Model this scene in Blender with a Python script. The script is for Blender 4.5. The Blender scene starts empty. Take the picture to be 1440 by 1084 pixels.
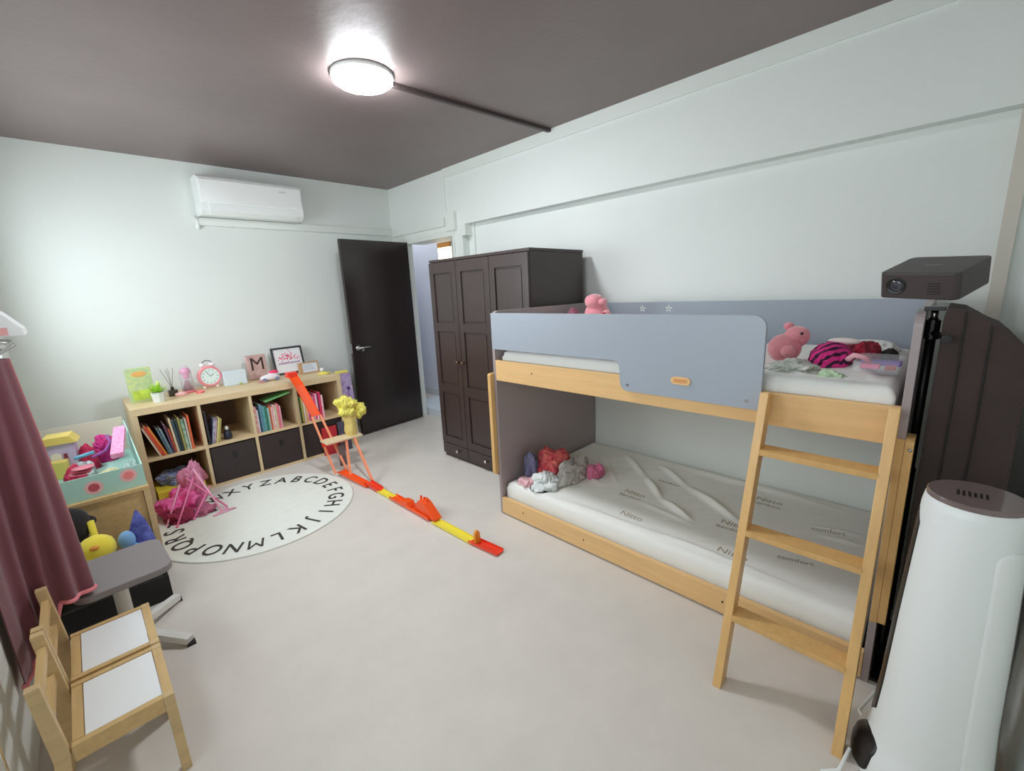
import bpy, bmesh, math, random
from mathutils import Vector, Matrix, noise, Euler
PI = math.pi
COL = bpy.context.scene.collection

# ------------------------------------------------------------------ materials
def lin(c):
    c = c/255.0
    return c/12.92 if c <= 0.04045 else ((c+0.055)/1.055)**2.4
def rgb(t): return (lin(t[0]), lin(t[1]), lin(t[2]), 1.0)
MC = {}
def mat(name, col, rough=0.6, metal=0.0, var=0.0, vscale=6.0, stretch=(1,1,1), bump=0.0, bscale=60.0,
        spec=0.5, emit=None, estr=0.0, alpha=1.0, trans=0.0, coat=0.0, col2=None, sheen=0.0):
    if name in MC: return MC[name]
    m = bpy.data.materials.new(name); m.use_nodes = True
    nt = m.node_tree; b = nt.nodes['Principled BSDF']
    b.inputs['Base Color'].default_value = rgb(col)
    b.inputs['Roughness'].default_value = rough
    b.inputs['Metallic'].default_value = metal
    b.inputs['Specular IOR Level'].default_value = spec
    b.inputs['Coat Weight'].default_value = coat
    b.inputs['Sheen Weight'].default_value = sheen
    if trans: b.inputs['Transmission Weight'].default_value = trans
    if alpha < 1: b.inputs['Alpha'].default_value = alpha
    if emit:
        b.inputs['Emission Color'].default_value = rgb(emit); b.inputs['Emission Strength'].default_value = estr
    if var > 0 or bump > 0:
        tc = nt.nodes.new('ShaderNodeTexCoord'); mp = nt.nodes.new('ShaderNodeMapping')
        mp.inputs['Scale'].default_value = stretch
        nt.links.new(tc.outputs['Object'], mp.inputs['Vector'])
    if var > 0:
        n = nt.nodes.new('ShaderNodeTexNoise'); n.inputs['Scale'].default_value = vscale
        n.inputs['Detail'].default_value = 6; n.inputs['Roughness'].default_value = 0.6
        nt.links.new(mp.outputs['Vector'], n.inputs['Vector'])
        r = nt.nodes.new('ShaderNodeValToRGB')
        c1 = rgb(col); c2 = rgb(col2) if col2 else tuple(max(0, v*(1-var)) for v in c1[:3])+(1,)
        r.color_ramp.elements[0].position = 0.3; r.color_ramp.elements[1].position = 0.7
        r.color_ramp.elements[0].color = c2; r.color_ramp.elements[1].color = c1
        nt.links.new(n.outputs['Fac'], r.inputs['Fac']); nt.links.new(r.outputs['Color'], b.inputs['Base Color'])
    if bump > 0:
        n2 = nt.nodes.new('ShaderNodeTexNoise'); n2.inputs['Scale'].default_value = bscale
        n2.inputs['Detail'].default_value = 4
        nt.links.new(mp.outputs['Vector'], n2.inputs['Vector'])
        bp = nt.nodes.new('ShaderNodeBump'); bp.inputs['Strength'].default_value = bump; bp.inputs['Distance'].default_value = 0.01
        nt.links.new(n2.outputs['Fac'], bp.inputs['Height']); nt.links.new(bp.outputs['Normal'], b.inputs['Normal'])
    MC[name] = m
    return m

M_wall = mat('wall_paint', (228,233,229), 0.75, var=0.03, vscale=2, bump=0.08, bscale=120)
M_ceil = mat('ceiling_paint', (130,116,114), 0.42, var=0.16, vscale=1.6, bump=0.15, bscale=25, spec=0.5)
M_floor = mat('floor_vinyl', (216,210,202), 0.55, var=0.07, vscale=5, bump=0.05, bscale=40, spec=0.35)
M_white = mat('white_plastic', (238,242,240), 0.35)
M_trim = mat('white_trim', (226,231,226), 0.5)
M_pine = mat('pale_pine', (222,192,142), 0.45, var=0.18, vscale=3, stretch=(1,1,14))
M_pineH = mat('pine_horizontal', (222,187,130), 0.45, var=0.2, vscale=3, stretch=(14,1.2,14))
M_beech = mat('beech_bed_wood', (232,190,132), 0.4, var=0.14, vscale=2.5, stretch=(14,1,14))
M_beechV = mat('beech_ladder_wood', (226,182,118), 0.38, var=0.16, vscale=2.5, stretch=(14,14,1))
M_kallax = mat('shelf_birch', (224,200,158), 0.5, var=0.12, vscale=3, stretch=(1.5,12,12))
M_dark = mat('dark_brown_wood', (62,50,48), 0.3, var=0.15, vscale=3, stretch=(10,10,1), spec=0.5)
M_darkdoor = mat('dark_door_veneer', (46,37,36), 0.2, var=0.12, vscale=2, stretch=(8,8,1), spec=0.5)
M_bin = mat('dark_storage_bin', (52,41,42), 0.5, bump=0.1, bscale=200)
M_grey = mat('bed_grey_laminate', (160,169,180), 0.4, var=0.03, vscale=3)
M_greyd = mat('bed_grey_end_laminate', (160,148,148), 0.4, var=0.05, vscale=2)
M_sheet = mat('white_sheet', (232,233,228), 0.8, bump=0.1, bscale=80, sheen=0.2)
M_black = mat('black_plastic', (22,20,21), 0.35)
M_blackm = mat('matt_black', (26,23,23), 0.6)
M_proj = mat('projector_grey', (62,53,53), 0.4)
M_metal = mat('steel', (190,190,190), 0.25, metal=1.0)
M_glass = mat('clear_glass', (245,250,250), 0.03, trans=1.0)
M_rug = mat('cream_rug', (232,235,226), 0.95, bump=0.4, bscale=300, var=0.05, vscale=20)
M_ink = mat('dark_lettering', (62,58,54), 0.9)
M_lamp = mat('lamp_diffuser', (255,255,255), 0.4, emit=(246,250,255), estr=84.0)
def plain(n, c, r=0.55, **k): return mat(n, c, r, **k)

# ------------------------------------------------------------------ mesh helpers
def newbm(): return bmesh.new()
def add_box(bm, x0, x1, y0, y1, z0, z1, M=None):
    vs = [bm.verts.new((x, y, z)) for x in (x0, x1) for y in (y0, y1) for z in (z0, z1)]
    if M is not None:
        for v in vs: v.co = M @ v.co
    for f in ((0,1,3,2),(4,6,7,5),(0,4,5,1),(2,3,7,6),(0,2,6,4),(1,5,7,3)):
        bm.faces.new([vs[i] for i in f])
    return vs
def add_prism(bm, pts, axis, a, b, M=None):
    """closed outline (2D) extruded along axis from a to b"""
    def mk(p, v):
        if axis == 'x': c = Vector((v, p[0], p[1]))
        elif axis == 'y': c = Vector((p[0], v, p[1]))
        else: c = Vector((p[0], p[1], v))
        return M @ c if M is not None else c
    A = [bm.verts.new(mk(p, a)) for p in pts]; B = [bm.verts.new(mk(p, b)) for p in pts]
    n = len(pts)
    bm.faces.new(A); bm.faces.new(list(reversed(B)))
    for i in range(n): bm.faces.new([A[i], B[i], B[(i+1) % n], A[(i+1) % n]])
def add_tube(bm, pts, r, seg=10, cap=True):
    pts = [Vector(p) for p in pts]; rs = r if isinstance(r, (list, tuple)) else [r]*len(pts)
    rings = []; up = None
    for i, p in enumerate(pts):
        d = (pts[min(i+1, len(pts)-1)] - pts[max(i-1, 0)]).normalized()
        if up is None: up = Vector((0,0,1)) if abs(d.z) < 0.9 else Vector((1,0,0))
        s = d.cross(up).normalized(); u = s.cross(d).normalized(); up = u
        rings.append([bm.verts.new(p + (s*math.cos(2*PI*k/seg) + u*math.sin(2*PI*k/seg))*rs[i]) for k in range(seg)])
    for a, b in zip(rings, rings[1:]):
        for k in range(seg): bm.faces.new([a[k], a[(k+1) % seg], b[(k+1) % seg], b[k]])
    if cap: bm.faces.new(list(reversed(rings[0]))); bm.faces.new(rings[-1])
def add_lathe(bm, prof, c=(0,0,0), seg=32, M=None):
    rings = []
    for (r, z) in prof:
        rings.append([bm.verts.new(Vector((c[0]+max(r,1e-4)*math.cos(2*PI*k/seg), c[1]+max(r,1e-4)*math.sin(2*PI*k/seg), c[2]+z))) for k in range(seg)])
    if M is not None:
        for rg in rings:
            for v in rg: v.co = M @ v.co
    for a, b in zip(rings, rings[1:]):
        for k in range(seg): bm.faces.new([a[k], a[(k+1) % seg], b[(k+1) % seg], b[k]])
    bm.faces.new(list(reversed(rings[0]))); bm.faces.new(rings[-1])
def add_ball(bm, c, r, M=None, sub=3):
    if not isinstance(r, (tuple, list)): r = (r, r, r)
    T = Matrix.Translation(c) @ (M.to_4x4() if M is not None else Matrix()) @ Matrix.Diagonal((r[0], r[1], r[2], 1))
    bmesh.ops.create_icosphere(bm, subdivisions=sub, radius=1, matrix=T)
def bar(bm, a, b, w, h, side=Vector((0,1,0))):
    """rectangular bar from a to b, w along side, h across"""
    a = Vector(a); b = Vector(b); d = (b-a).normalized(); s = (side - d*side.dot(d)).normalized(); u = d.cross(s)
    vs = []
    for p in (a, b):
        for i, j in ((-1,-1),(1,-1),(1,1),(-1,1)): vs.append(bm.verts.new(p + s*(i*w/2) + u*(j*h/2)))
    for f in ((3,2,1,0),(4,5,6,7),(0,1,5,4),(1,2,6,5),(2,3,7,6),(3,0,4,7)): bm.faces.new([vs[k] for k in f])
def crumple(bm, c, r, seed=0, amp=0.35, freq=2.2, sub=5, flat=True, rz=0.0):
    """a soft heap of cloth with drawn-out folds, resting on z=c.z"""
    t = newbm(); bmesh.ops.create_icosphere(t, subdivisions=sub, radius=1)
    off = Vector((seed*7.3, seed*3.1, seed*1.7)); cs, sn = math.cos(rz), math.sin(rz)
    ax = noise.random_unit_vector() if False else Vector((math.sin(seed*1.3), math.cos(seed*2.1), 0.4*math.sin(seed))).normalized()
    for v in t.verts:
        d = v.co.normalized()
        big = noise.noise(d*freq*0.55 + off)*amp*1.1
        ph = d.dot(ax)*freq*3.6 + noise.noise(d*1.6 + off*1.3)*6.5
        fold = (abs(math.sin(ph))**0.6 - 0.6)*amp*0.62
        p = d*(0.84 + big + fold + noise.noise(d*freq*2.2 + off*2)*amp*0.18)
        x, y = p.x*r[0], p.y*r[1]; z = p.z*r[2]
        if flat: z = max(z, -0.25*r[2]) + 0.25*r[2]
        v.co = Vector((c[0] + x*cs - y*sn, c[1] + x*sn + y*cs, c[2] + z))
    me = bpy.data.meshes.new('t'); t.to_mesh(me); t.free(); bm.from_mesh(me); bpy.data.meshes.remove(me)
def fin(name, bm, m, parent=None, bevel=0.0, smooth=False, segs=2, label=None):
    bmesh.ops.recalc_face_normals(bm, faces=bm.faces)
    if bevel > 0:
        es = [e for e in bm.edges if len(e.link_faces) == 2 and e.calc_face_angle(0) > 0.6]
        bmesh.ops.bevel(bm, geom=es, offset=bevel, segments=segs, affect='EDGES', profile=0.7, clamp_overlap=True)
    me = bpy.data.meshes.new(name); bm.to_mesh(me); bm.free()
    if smooth:
        for p in me.polygons: p.use_smooth = True
    me.materials.append(m)
    o = bpy.data.objects.new(name, me); COL.objects.link(o)
    if smooth and bevel > 0:
        pass
    if parent is not None: place(o, parent)
    if label: o['label'] = label
    return o
def place(o, parent):
    """parent while keeping world coordinates the mesh was modelled in"""
    o.parent = parent
    o.matrix_parent_inverse = root_matrix(parent).inverted()
def root_matrix(p):
    m = Matrix.LocRotScale(p.location, p.rotation_euler, p.scale)
    if p.parent: m = root_matrix(p.parent) @ p.matrix_parent_inverse @ m
    return m
def tag(o, label, cat, group=None):
    o['label'] = label; o['category'] = cat
    if group: o['group'] = group
    return o
def thing(name, label, cat, loc=(0,0,0), group=None):
    o = bpy.data.objects.new(name, None); COL.objects.link(o); o.location = loc; o.empty_display_size = 0.05
    return tag(o, label, cat, group)
def struct(name, bm, m, parent=None, bevel=0.0):
    o = fin(name, bm, m, parent, bevel)
    if parent is None: o['kind'] = 'structure'
    return o
def boxobj(name, b, m, parent=None, bevel=0.0, **k):
    bm = newbm(); add_box(bm, *b); return fin(name, bm, m, parent, bevel, **k)
def text_mesh(body, size, extrude, name, m, M, parent=None, align='CENTER', off=0.0):
    cu = bpy.data.curves.new(name+'_c', 'FONT'); cu.body = body; cu.size = size; cu.extrude = extrude; cu.align_x = align; cu.align_y = 'CENTER'; cu.offset = off
    o = bpy.data.objects.new(name+'_c', cu); COL.objects.link(o)
    me = bpy.data.meshes.new_from_object(o.evaluated_get(bpy.context.evaluated_depsgraph_get()))
    bpy.data.objects.remove(o); me.transform(M); me.materials.clear(); me.materials.append(m); me.name = name
    return me
def rounded(x0, x1, z0, z1, r, n=6, corners=(1,1,1,1)):
    pts = []
    for ci, (cx, cz, a0) in enumerate(((x1-r, z1-r, 0), (x0+r, z1-r, 90), (x0+r, z0+r, 180), (x1-r, z0+r, 270))):
        if corners[ci]:
            for k in range(n+1):
                a = math.radians(a0 + 90*k/n); pts.append((cx + r*math.cos(a), cz + r*math.sin(a)))
        else:
            pts.append((cx + (r if ci in (0,3) else -r), cz + (r if ci in (0,1) else -r)))
    return pts

H = 2.6
# ------------------------------------------------------------------ setting
XL = -3.13; YN = -4.93; WR = 0.08
bm = newbm(); add_box(bm, XL-0.1, 2.4, YN-0.1, 2.4, -0.1, 0); struct('floor', bm, M_floor)
bm = newbm(); add_box(bm, XL-0.1, 0.0, YN-0.1, 0.0, H, H+0.1); struct('ceiling', bm, M_ceil)
bm = newbm(); add_box(bm, XL-0.1, 0.0, 0.0, 0.12, 0, H); struct('wall_back', bm, M_wall)
bm = newbm(); add_box(bm, XL-0.1, 0.2, YN-0.1, YN, 0, H); struct('wall_front', bm, M_wall)
# left wall with its window, plus an unseen opening added for fill
wy0, wy1, wz0, wz1 = -2.0, -0.45, 1.15, 2.1
bm = newbm()
vy0, vy1, vz0, vz1 = -4.55, -2.95, 1.05, 2.2
add_box(bm, XL-0.1, XL, vy1, wy0, 0, H); add_box(bm, XL-0.1, XL, wy1, 0.0, 0, H)
add_box(bm, XL-0.1, XL, YN, vy0, 0, H); add_box(bm, XL-0.1, XL, vy0, vy1, 0, vz0); add_box(bm, XL-0.1, XL, vy0, vy1, vz1, H)
add_box(bm, XL-0.1, XL, wy0, wy1, 0, wz0); add_box(bm, XL-0.1, XL, wy0, wy1, wz1, H)
struct('wall_left', bm, M_wall)
bm = newbm()
for y0, y1, z0, z1 in ((wy0, wy1, wz0, wz0+.04), (wy0, wy1, wz1-.04, wz1), (wy0, wy0+.04, wz0, wz1), (wy1-.04, wy1, wz0, wz1), ((wy0+wy1)/2-.02, (wy0+wy1)/2+.02, wz0, wz1)):
    add_box(bm, XL-0.08, XL-0.03, y0, y1, z0, z1)
struct('window_1', bm, M_trim)
bm = newbm(); yy = (vy0+vy1)/2
for y0, y1, z0, z1 in ((vy0, vy1, vz0, vz0+.04), (vy0, vy1, vz1-.04, vz1), (vy0, vy0+.04, vz0+.04, vz1-.04), (vy1-.04, vy1, vz0+.04, vz1-.04), (yy-.02, yy+.02, vz0+.04, vz1-.04)):
    add_box(bm, XL-0.08, XL-0.03, y0, y1, z0, z1)
struct('added_fill_window', bm, M_trim)  # unseen second window, added for overall brightness
# right wall: lower face recessed under the beam, doorway near the corner
dy0, dy1, dz = -1.14, -0.27, 2.015
bm = newbm(); add_box(bm, WR, 0.2, YN, dy0-0.12, 0, 2.07); add_box(bm, 0.0, 0.2, YN, dy0-0.12, 2.07, H)
add_box(bm, 0.0, 0.2, dy0-0.12, dy0, 0, H); add_box(bm, 0.0, 0.06, dy1, 0.0, 0, H); add_box(bm, 0.0, 0.2, dy0, dy1, dz, H)
struct('wall_right', bm, M_wall)
bm = newbm(); add_box(bm, -0.012, 0.0, YN, -1.03, H-0.085, H); struct('trim_1', bm, M_trim)      # strip under the ceiling
bm = newbm(); add_box(bm, -0.025, 0.0, -1.02, 0.0, 2.085, 2.16); add_box(bm, -0.012, 0, dy0, dy1, dz, dz+0.03); struct('trim_2', bm, M_trim)
bm = newbm(); add_box(bm, -0.035, 0.0, -1.19, -1.05, 2.03, 2.2); add_box(bm, -0.02, WR, -1.33, -1.2605, 1.965, 2.0695); struct('trim_3', bm, M_trim)
bm = newbm(); add_box(bm, -0.012, 0.0, -1.045, -1.03, 2.2, H-0.085); struct('trim_4', bm, M_trim)
bm = newbm(); add_box(bm, WR-0.018, WR, -1.36, -1.33, 0, 2.07); struct('trim_5', bm, M_trim)
bm = newbm(); add_box(bm, WR-0.03, WR, -4.81, -4.765, 0, 2.07); add_box(bm, -0.02, 0.0, -4.81, -4.765, 2.07, H-0.085); struct('trim_6', bm, mat('beige_pipe_cover', (205,198,186), 0.6))
# door frame
bm = newbm(); add_box(bm, -0.01, 0.065, dy1-0.015, dy1, 0, dz); add_box(bm, -0.01, 0.21, dy0, dy0+0.03, 0, dz); add_box(bm, -0.01, 0.21, dy0+.03, dy1-.03, dz-0.03, dz)
struct('trim_7', bm, M_trim)
# hallway beyond the doorway
M_hall = mat('hallway_paint', (214,218,228), 0.8)
bm = newbm(); add_box(bm, 0.75, 0.85, -2.4, 2.3, 0, H); struct('wall_hallway', bm, M_hall)
bm = newbm(); add_box(bm, 0.2, 0.75, -2.5, -2.4, 0, H); struct('wall_hallway_end', bm, M_hall)
bm = newbm(); add_box(bm, 0.0, 2.3, 2.3, 2.4, 0, H); struct('wall_hallway_far', bm, M_hall)
bm = newbm(); add_box(bm, 0.0, 0.06, 0.0, 2.3, 0, H); struct('wall_hallway_side', bm, M_hall)
bm = newbm(); add_box(bm, 0.0, 0.85, -2.5, 2.4, H, H+0.1); struct('ceiling_hallway', bm, M_trim)
bm = newbm(); add_box(bm, 0.735, 0.75, -2.4, 2.3, 0, 0.1); struct('baseboard_hallway', bm, mat('grey_skirting', (206,212,214), 0.5))
bm = newbm(); add_box(bm, 0.09, 0.735, -1.6, 0.1, 0, 0.09); struct('trim_9', bm, mat('pale_blue_step', (206,216,222), 0.4), bevel=0.004)      # low step behind the doorway
# warm lit window high in the hallway wall
wn = struct('window_2', (lambda b: (add_box(b, 0.70, 0.75, -0.19, 0.11, 1.5, 2.10), b)[1])(newbm()), M_trim)
boxobj('pane', (0.69, 0.70, -0.17, 0.09, 1.52, 2.0), mat('warm_lit_pane', (255,240,205), 0.5, emit=(255,236,190), estr=2.2), wn)
boxobj('top_strip', (0.68, 0.70, -0.17, 0.09, 2.0, 2.06), mat('amber_strip', (205,140,60), 0.5), wn)
# trunking under the air conditioner along the back wall
bm = newbm(); add_box(bm, -1.9, -0.03, -0.03, 0, 2.10, 2.165); struct('trim_8', bm, M_trim, bevel=0.004)

# door leaf, swung open against the back wall
hx, hy = -0.02, -0.30
dv = (Vector((-0.815, -0.363, 0)) - Vector((hx, hy, 0))); dl = dv.length; da = math.atan2(dv.y, dv.x)
Md = Matrix.Translation((hx, hy, 0)) @ Matrix.Rotation(da, 4, 'Z')   # local x along the leaf; local +y points to room (rotated ~180)
bm = newbm(); add_box(bm, 0, dl, -0.02, 0.02, 0.012, 2.0, Md); door = struct('door_1', bm, M_darkdoor, bevel=0.002)
bm = newbm(); add_tube(bm, [Md @ Vector((dl-0.06, 0.02, 0.93)), Md @ Vector((dl-0.06, 0.055, 0.93))], 0.012)
add_tube(bm, [Md @ Vector((dl-0.055, 0.055, 0.93)), Md @ Vector((dl-0.12, 0.058, 0.932)), Md @ Vector((dl-0.18, 0.055, 0.93))], 0.010)
add_tube(bm, [Md @ Vector((dl-0.06, 0.02, 0.93)), Md @ Vector((dl-0.06, 0.026, 0.93))], 0.026, 20)
fin('door_handle', bm, M_metal, door, smooth=True)
bm = newbm(); add_tube(bm, [Md @ Vector((dl-0.11, 0.02, 0.905)), Md @ Vector((dl-0.11, 0.028, 0.905))], 0.018, 16); fin('thumb_turn', bm, M_metal, door)
bm = newbm(); add_box(bm, dl, dl+0.004, -0.012, 0.012, 0.88, 0.98, Md); fin('latch_plate', bm, M_metal, door)

# ------------------------------------------------------------------ ceiling lamp and cable cover
lx, ly = -1.452, -2.28
t = thing('ceiling_lamp', 'round glowing white lamp on the dark ceiling', 'ceiling lamp', (lx, ly, H))
bm = newbm(); add_lathe(bm, [(0.158,-0.02),(0.162,-0.012),(0.162,0.0),(0.02,0.0)], (lx, ly, H), 48); fin('base', bm, M_white, t, smooth=True)
bm = newbm(); add_lathe(bm, [(0.0,-0.068),(0.05,-0.066),(0.1,-0.058),(0.135,-0.046),(0.153,-0.032),(0.157,-0.02),(0.02,-0.02)], (lx, ly, H), 48); fin('diffuser', bm, M_lamp, t, smooth=True)
bm = newbm(); add_box(bm, lx+0.165, -0.012, -2.33, -2.30, H-0.022, H)
for v in bm.verts:
    if v.co.x < -1: v.co.y += 0.02
    else: v.co.y -= 0.055
tag(fin('cable_cover', bm, mat('brown_cable_cover', (70,58,58), 0.5), None, 0.003), 'dark brown cable cover running from the lamp to the right wall', 'cable cover')

# ------------------------------------------------------------------ air conditioner
t = thing('air_conditioner', 'white wall-mounted air conditioner high on the back wall', 'air conditioner', (-1.45, 0, 2.17))
ax0, ax1 = -1.86, -1.045
bm = newbm(); add_prism(bm, [(0,2.17),(-0.15,2.17),(-0.195,2.2),(-0.205,2.26),(-0.2,2.455),(-0.18,2.475),(0,2.475)], 'x', ax0, ax1); fin('housing', bm, M_white, t, 0.004)
bm = newbm(); add_prism(bm, [(-0.204,2.27),(-0.213,2.275),(-0.209,2.44),(-0.2,2.45)], 'x', ax0+0.012, ax1-0.012); fin('front_panel', bm, mat('ac_panel', (240,243,240), 0.25), t, 0.002)
bm = newbm(); add_prism(bm, [(-0.203,2.25),(-0.209,2.25),(-0.2,2.2),(-0.16,2.168),(-0.152,2.171),(-0.19,2.204)], 'x', ax0+0.06, ax1-0.06); fin('louver', bm, M_white, t)
bm = newbm(); add_tube(bm, [(-1.872,-0.02,2.16),(-1.872,-0.02,2.07)], 0.016, 12); fin('drain_pipe', bm, M_white, t, smooth=True)
bm = newbm(); add_box(bm, ax1-0.20, ax1-0.14, -0.2145, -0.2125, 2.395, 2.405); fin('logo', bm, mat('ac_logo_grey', (200,203,203), 0.4), t)

# ------------------------------------------------------------------ wardrobe
t = thing('wardrobe', 'tall dark brown wardrobe with panelled doors beside the doorway', 'wardrobe', (-0.3, -2.09, 0))
wx0, wx1, wy_0, wy_1, wh = -0.585, 0.0, -2.65, -1.53, 1.69
bm = newbm()
add_box(bm, wx0, wx1, wy_1-0.02, wy_1, 0.0, wh); add_box(bm, wx0, wx1, wy_0, wy_0+0.02, 0.0, wh)
add_box(bm, wx0-0.012, wx1, wy_0-0.005, wy_1+0.005, wh, wh+0.02); add_box(bm, wx0, wx1, wy_0+.02, wy_1-.02, 0.03, 0.05)
add_box(bm, -0.02, wx1, wy_0+.02, wy_1-.02, 0.05, wh); add_box(bm, wx0, wx0+0.015, wy_0+.02, wy_1-.02, 0.0, 0.03)
add_box(bm, wx0, -0.02, -2.285, -2.265, 0.05, wh)
fin('carcass', bm, M_dark, t, 0.002)
def panel_door(y0, y1, knob_y):
    xf = wx0-0.001
    rails = [0.14, 0.205, 0.60, 0.68, 1.13, 1.20, 1.60, 1.685]; st = 0.055
    bm = newbm(); add_box(bm, xf-0.010, xf, y0, y1, 0.14, 1.685)
    add_box(bm, xf-0.022, xf-0.010, y0, y0+st, 0.14, 1.685); add_box(bm, xf-0.022, xf-0.010, y1-st, y1, 0.14, 1.685)
    for a, b in ((0,1),(2,3),(4,5),(6,7)): add_box(bm, xf-0.022, xf-0.010, y0+st, y1-st, rails[a], rails[b])
    for a, b in ((1,2),(3,4),(5,6)): add_box(bm, xf-0.015, xf-0.010, y0+st+.014, y1-st-.014, rails[a]+.014, rails[b]-.014)
    d = fin('door', bm, M_dark, t, 0.002)
    bm = newbm(); add_lathe(bm, [(0.006,0),(0.006,0.012),(0.014,0.018),(0.015,0.026),(0.009,0.032)], seg=16, M=Matrix.Translation((xf-0.022, knob_y, 0.885)) @ Matrix.Rotation(-PI/2, 4, 'Y'))
    fin('knob', bm, mat('bronze_knob', (120,95,75), 0.25, metal=0.8), d, smooth=True)
panel_door(-1.878, -1.532, -1.848); panel_door(-2.262, -1.884, -1.915); panel_door(-2.648, -2.268, -2.3)
for y0, y1 in ((-1.878,-1.532), (-2.262,-1.884), (-2.648,-2.268)):
    bm = newbm(); add_box(bm, wx0-0.021, wx0-0.001, y0, y1, 0.035, 0.135); d = fin('drawer', bm, M_dark, t, 0.002)
    bm = newbm(); add_lathe(bm, [(0.006,0),(0.006,0.012),(0.014,0.018),(0.015,0.026),(0.009,0.032)], seg=16, M=Matrix.Translation((wx0-0.021, (y0+y1)/2-0.05, 0.09)) @ Matrix.Rotation(-PI/2, 4, 'Y'))
    fin('knob', bm, M_metal, d, smooth=True)

# ------------------------------------------------------------------ bunk bed
BY0, BY1 = -4.605, -2.69      # right (near) end, left (far) end
t = thing('bunk_bed', 'low grey and beech bunk bed along the right wall', 'bunk bed', (-0.5, -3.65, 0))
bed = t
def end_panel(y0, y1, name, m):
    bm = newbm(); pts = rounded(-1.0, 0.055, 0.0, 1.325, 0.045, corners=(0,1,0,0))
    add_prism(bm, pts, 'y', y0, y1); return fin(name, bm, m, t, 0.002)
end_panel(BY1-0.022, BY1, 'end_panel', M_greyd); end_panel(BY0, BY0+0.022, 'end_panel', M_greyd)
boxobj('back_panel', (0.035, 0.055, BY0+0.022, BY1-0.022, 0.90, 1.32), M_grey, t, 0.003)
# guard panel with its step and round corner
zt = 1.315; pts = [(BY1-0.022, zt), (BY1-0.022, 1.10), (-3.55, 1.10)]
for k in range(1, 7):
    a = PI/2*k/6; pts.append((-3.55-0.035*math.sin(a), 1.10-0.035*(1-math.cos(a))))
pts += [(-3.59, 1.00)]
for k in range(1, 7):
    a = PI/2*k/6; pts.append((-3.59-0.04*(1-math.cos(a)), 1.00-0.04*math.sin(a)))
pts += [(-4.19, 0.958)]
for k in range(0, 7):
    a = PI/2*k/6; pts.append((-4.19+0.045*(1-math.cos(a)), zt-0.045+0.045*math.sin(a)))
bm = newbm(); add_prism(bm, pts, 'x', -1.02, -1.0005); gp = fin('guard_panel', bm, M_grey, t, 0.0015)
bm = newbm(); add_prism(bm, rounded(-3.925, -3.84, 1.022, 1.055, 0.0164), 'x', -1.026, -1.02); bd = fin('badge', bm, M_beech, gp, 0.001)
bm = newbm(); add_prism(bm, rounded(-3.912, -3.853, 1.031, 1.046, 0.0074), 'x', -1.0275, -1.026); fin('badge_inlay', bm, mat('badge_orange', (214,150,92), 0.5), bd)
for (y, z) in ((-3.63, 0.99), (-4.14, 0.99)):
    bm = newbm(); add_tube(bm, [(-1.02,y,z),(-1.023,y,z)], 0.006, 12); fin('screw', bm, M_metal, gp)
boxobj('upper_rail', (-1.0, -0.975, BY0+0.022, BY1-0.022, 0.903, 1.03), M_beech, t, 0.003)
boxobj('upper_rail', (0.01, 0.034, BY0+0.022, BY1-0.022, 0.903, 1.03), M_beech, t, 0.003)
boxobj('lower_rail', (-1.005, -0.978, BY0+0.022, BY1-0.022, 0.012, 0.118), M_beech, t, 0.003)
boxobj('lower_rail', (0.03, 0.054, BY0+0.022, BY1-0.022, 0.012, 0.118), M_beech, t, 0.003)
for z in (0.91, 0.05):
    for k in range(12):
        y = BY0+0.08 + k*(BY1-BY0-0.2)/11
        boxobj('slat', (-0.974 if z > .5 else -0.977, 0.009 if z > .5 else 0.029, y, y+0.07, z, z+0.015), M_pine, t)
bm = newbm(); add_prism(bm, rounded(-1.03, -0.93, 0.28, 0.945, 0.012), 'y', BY1+0.0005, BY1+0.026); fin('side_cleat', bm, M_beechV, t, 0.002)
bm = newbm(); add_prism(bm, rounded(-1.032, -0.93, 0.27, 0.935, 0.012), 'y', BY0-0.022, BY0-0.0005); add_prism(bm, rounded(-1.032, -1.0205, 0.27, 0.935, 0.004), 'y', BY0, BY0+0.02); c = fin('side_cleat', bm, M_beechV, t, 0.002)
bm = newbm(); add_ball(bm, (-1.03, BY0-0.014, 0.905), 0.007, sub=2); fin('bolt', bm, M_metal, c, smooth=True)
for (y, z) in ((-3.01, 0.975), (-2.9, 0.07), (-3.36, 0.07), (-4.1,0.07)):
    bm = newbm(); add_tube(bm, [(-1.0055 if z < .5 else -1.0005, y, z), (-1.004 if z < .5 else -0.999, y, z)], 0.005, 10); fin('bolt', bm, M_blackm, t)
bm = newbm(); add_box(bm, WR-0.008, WR, -3.86, -3.72, 0.618, 0.626); wh_ = tag(fin('wall_rail', bm, M_white, None, 0.002), 'small white rail on the wall inside the lower bunk', 'rail')
bm = newbm(); add_ball(bm, (WR-0.010, -3.865, 0.618), 0.008, sub=2); fin('end_cap', bm, M_blackm, wh_, 0, True)
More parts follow.
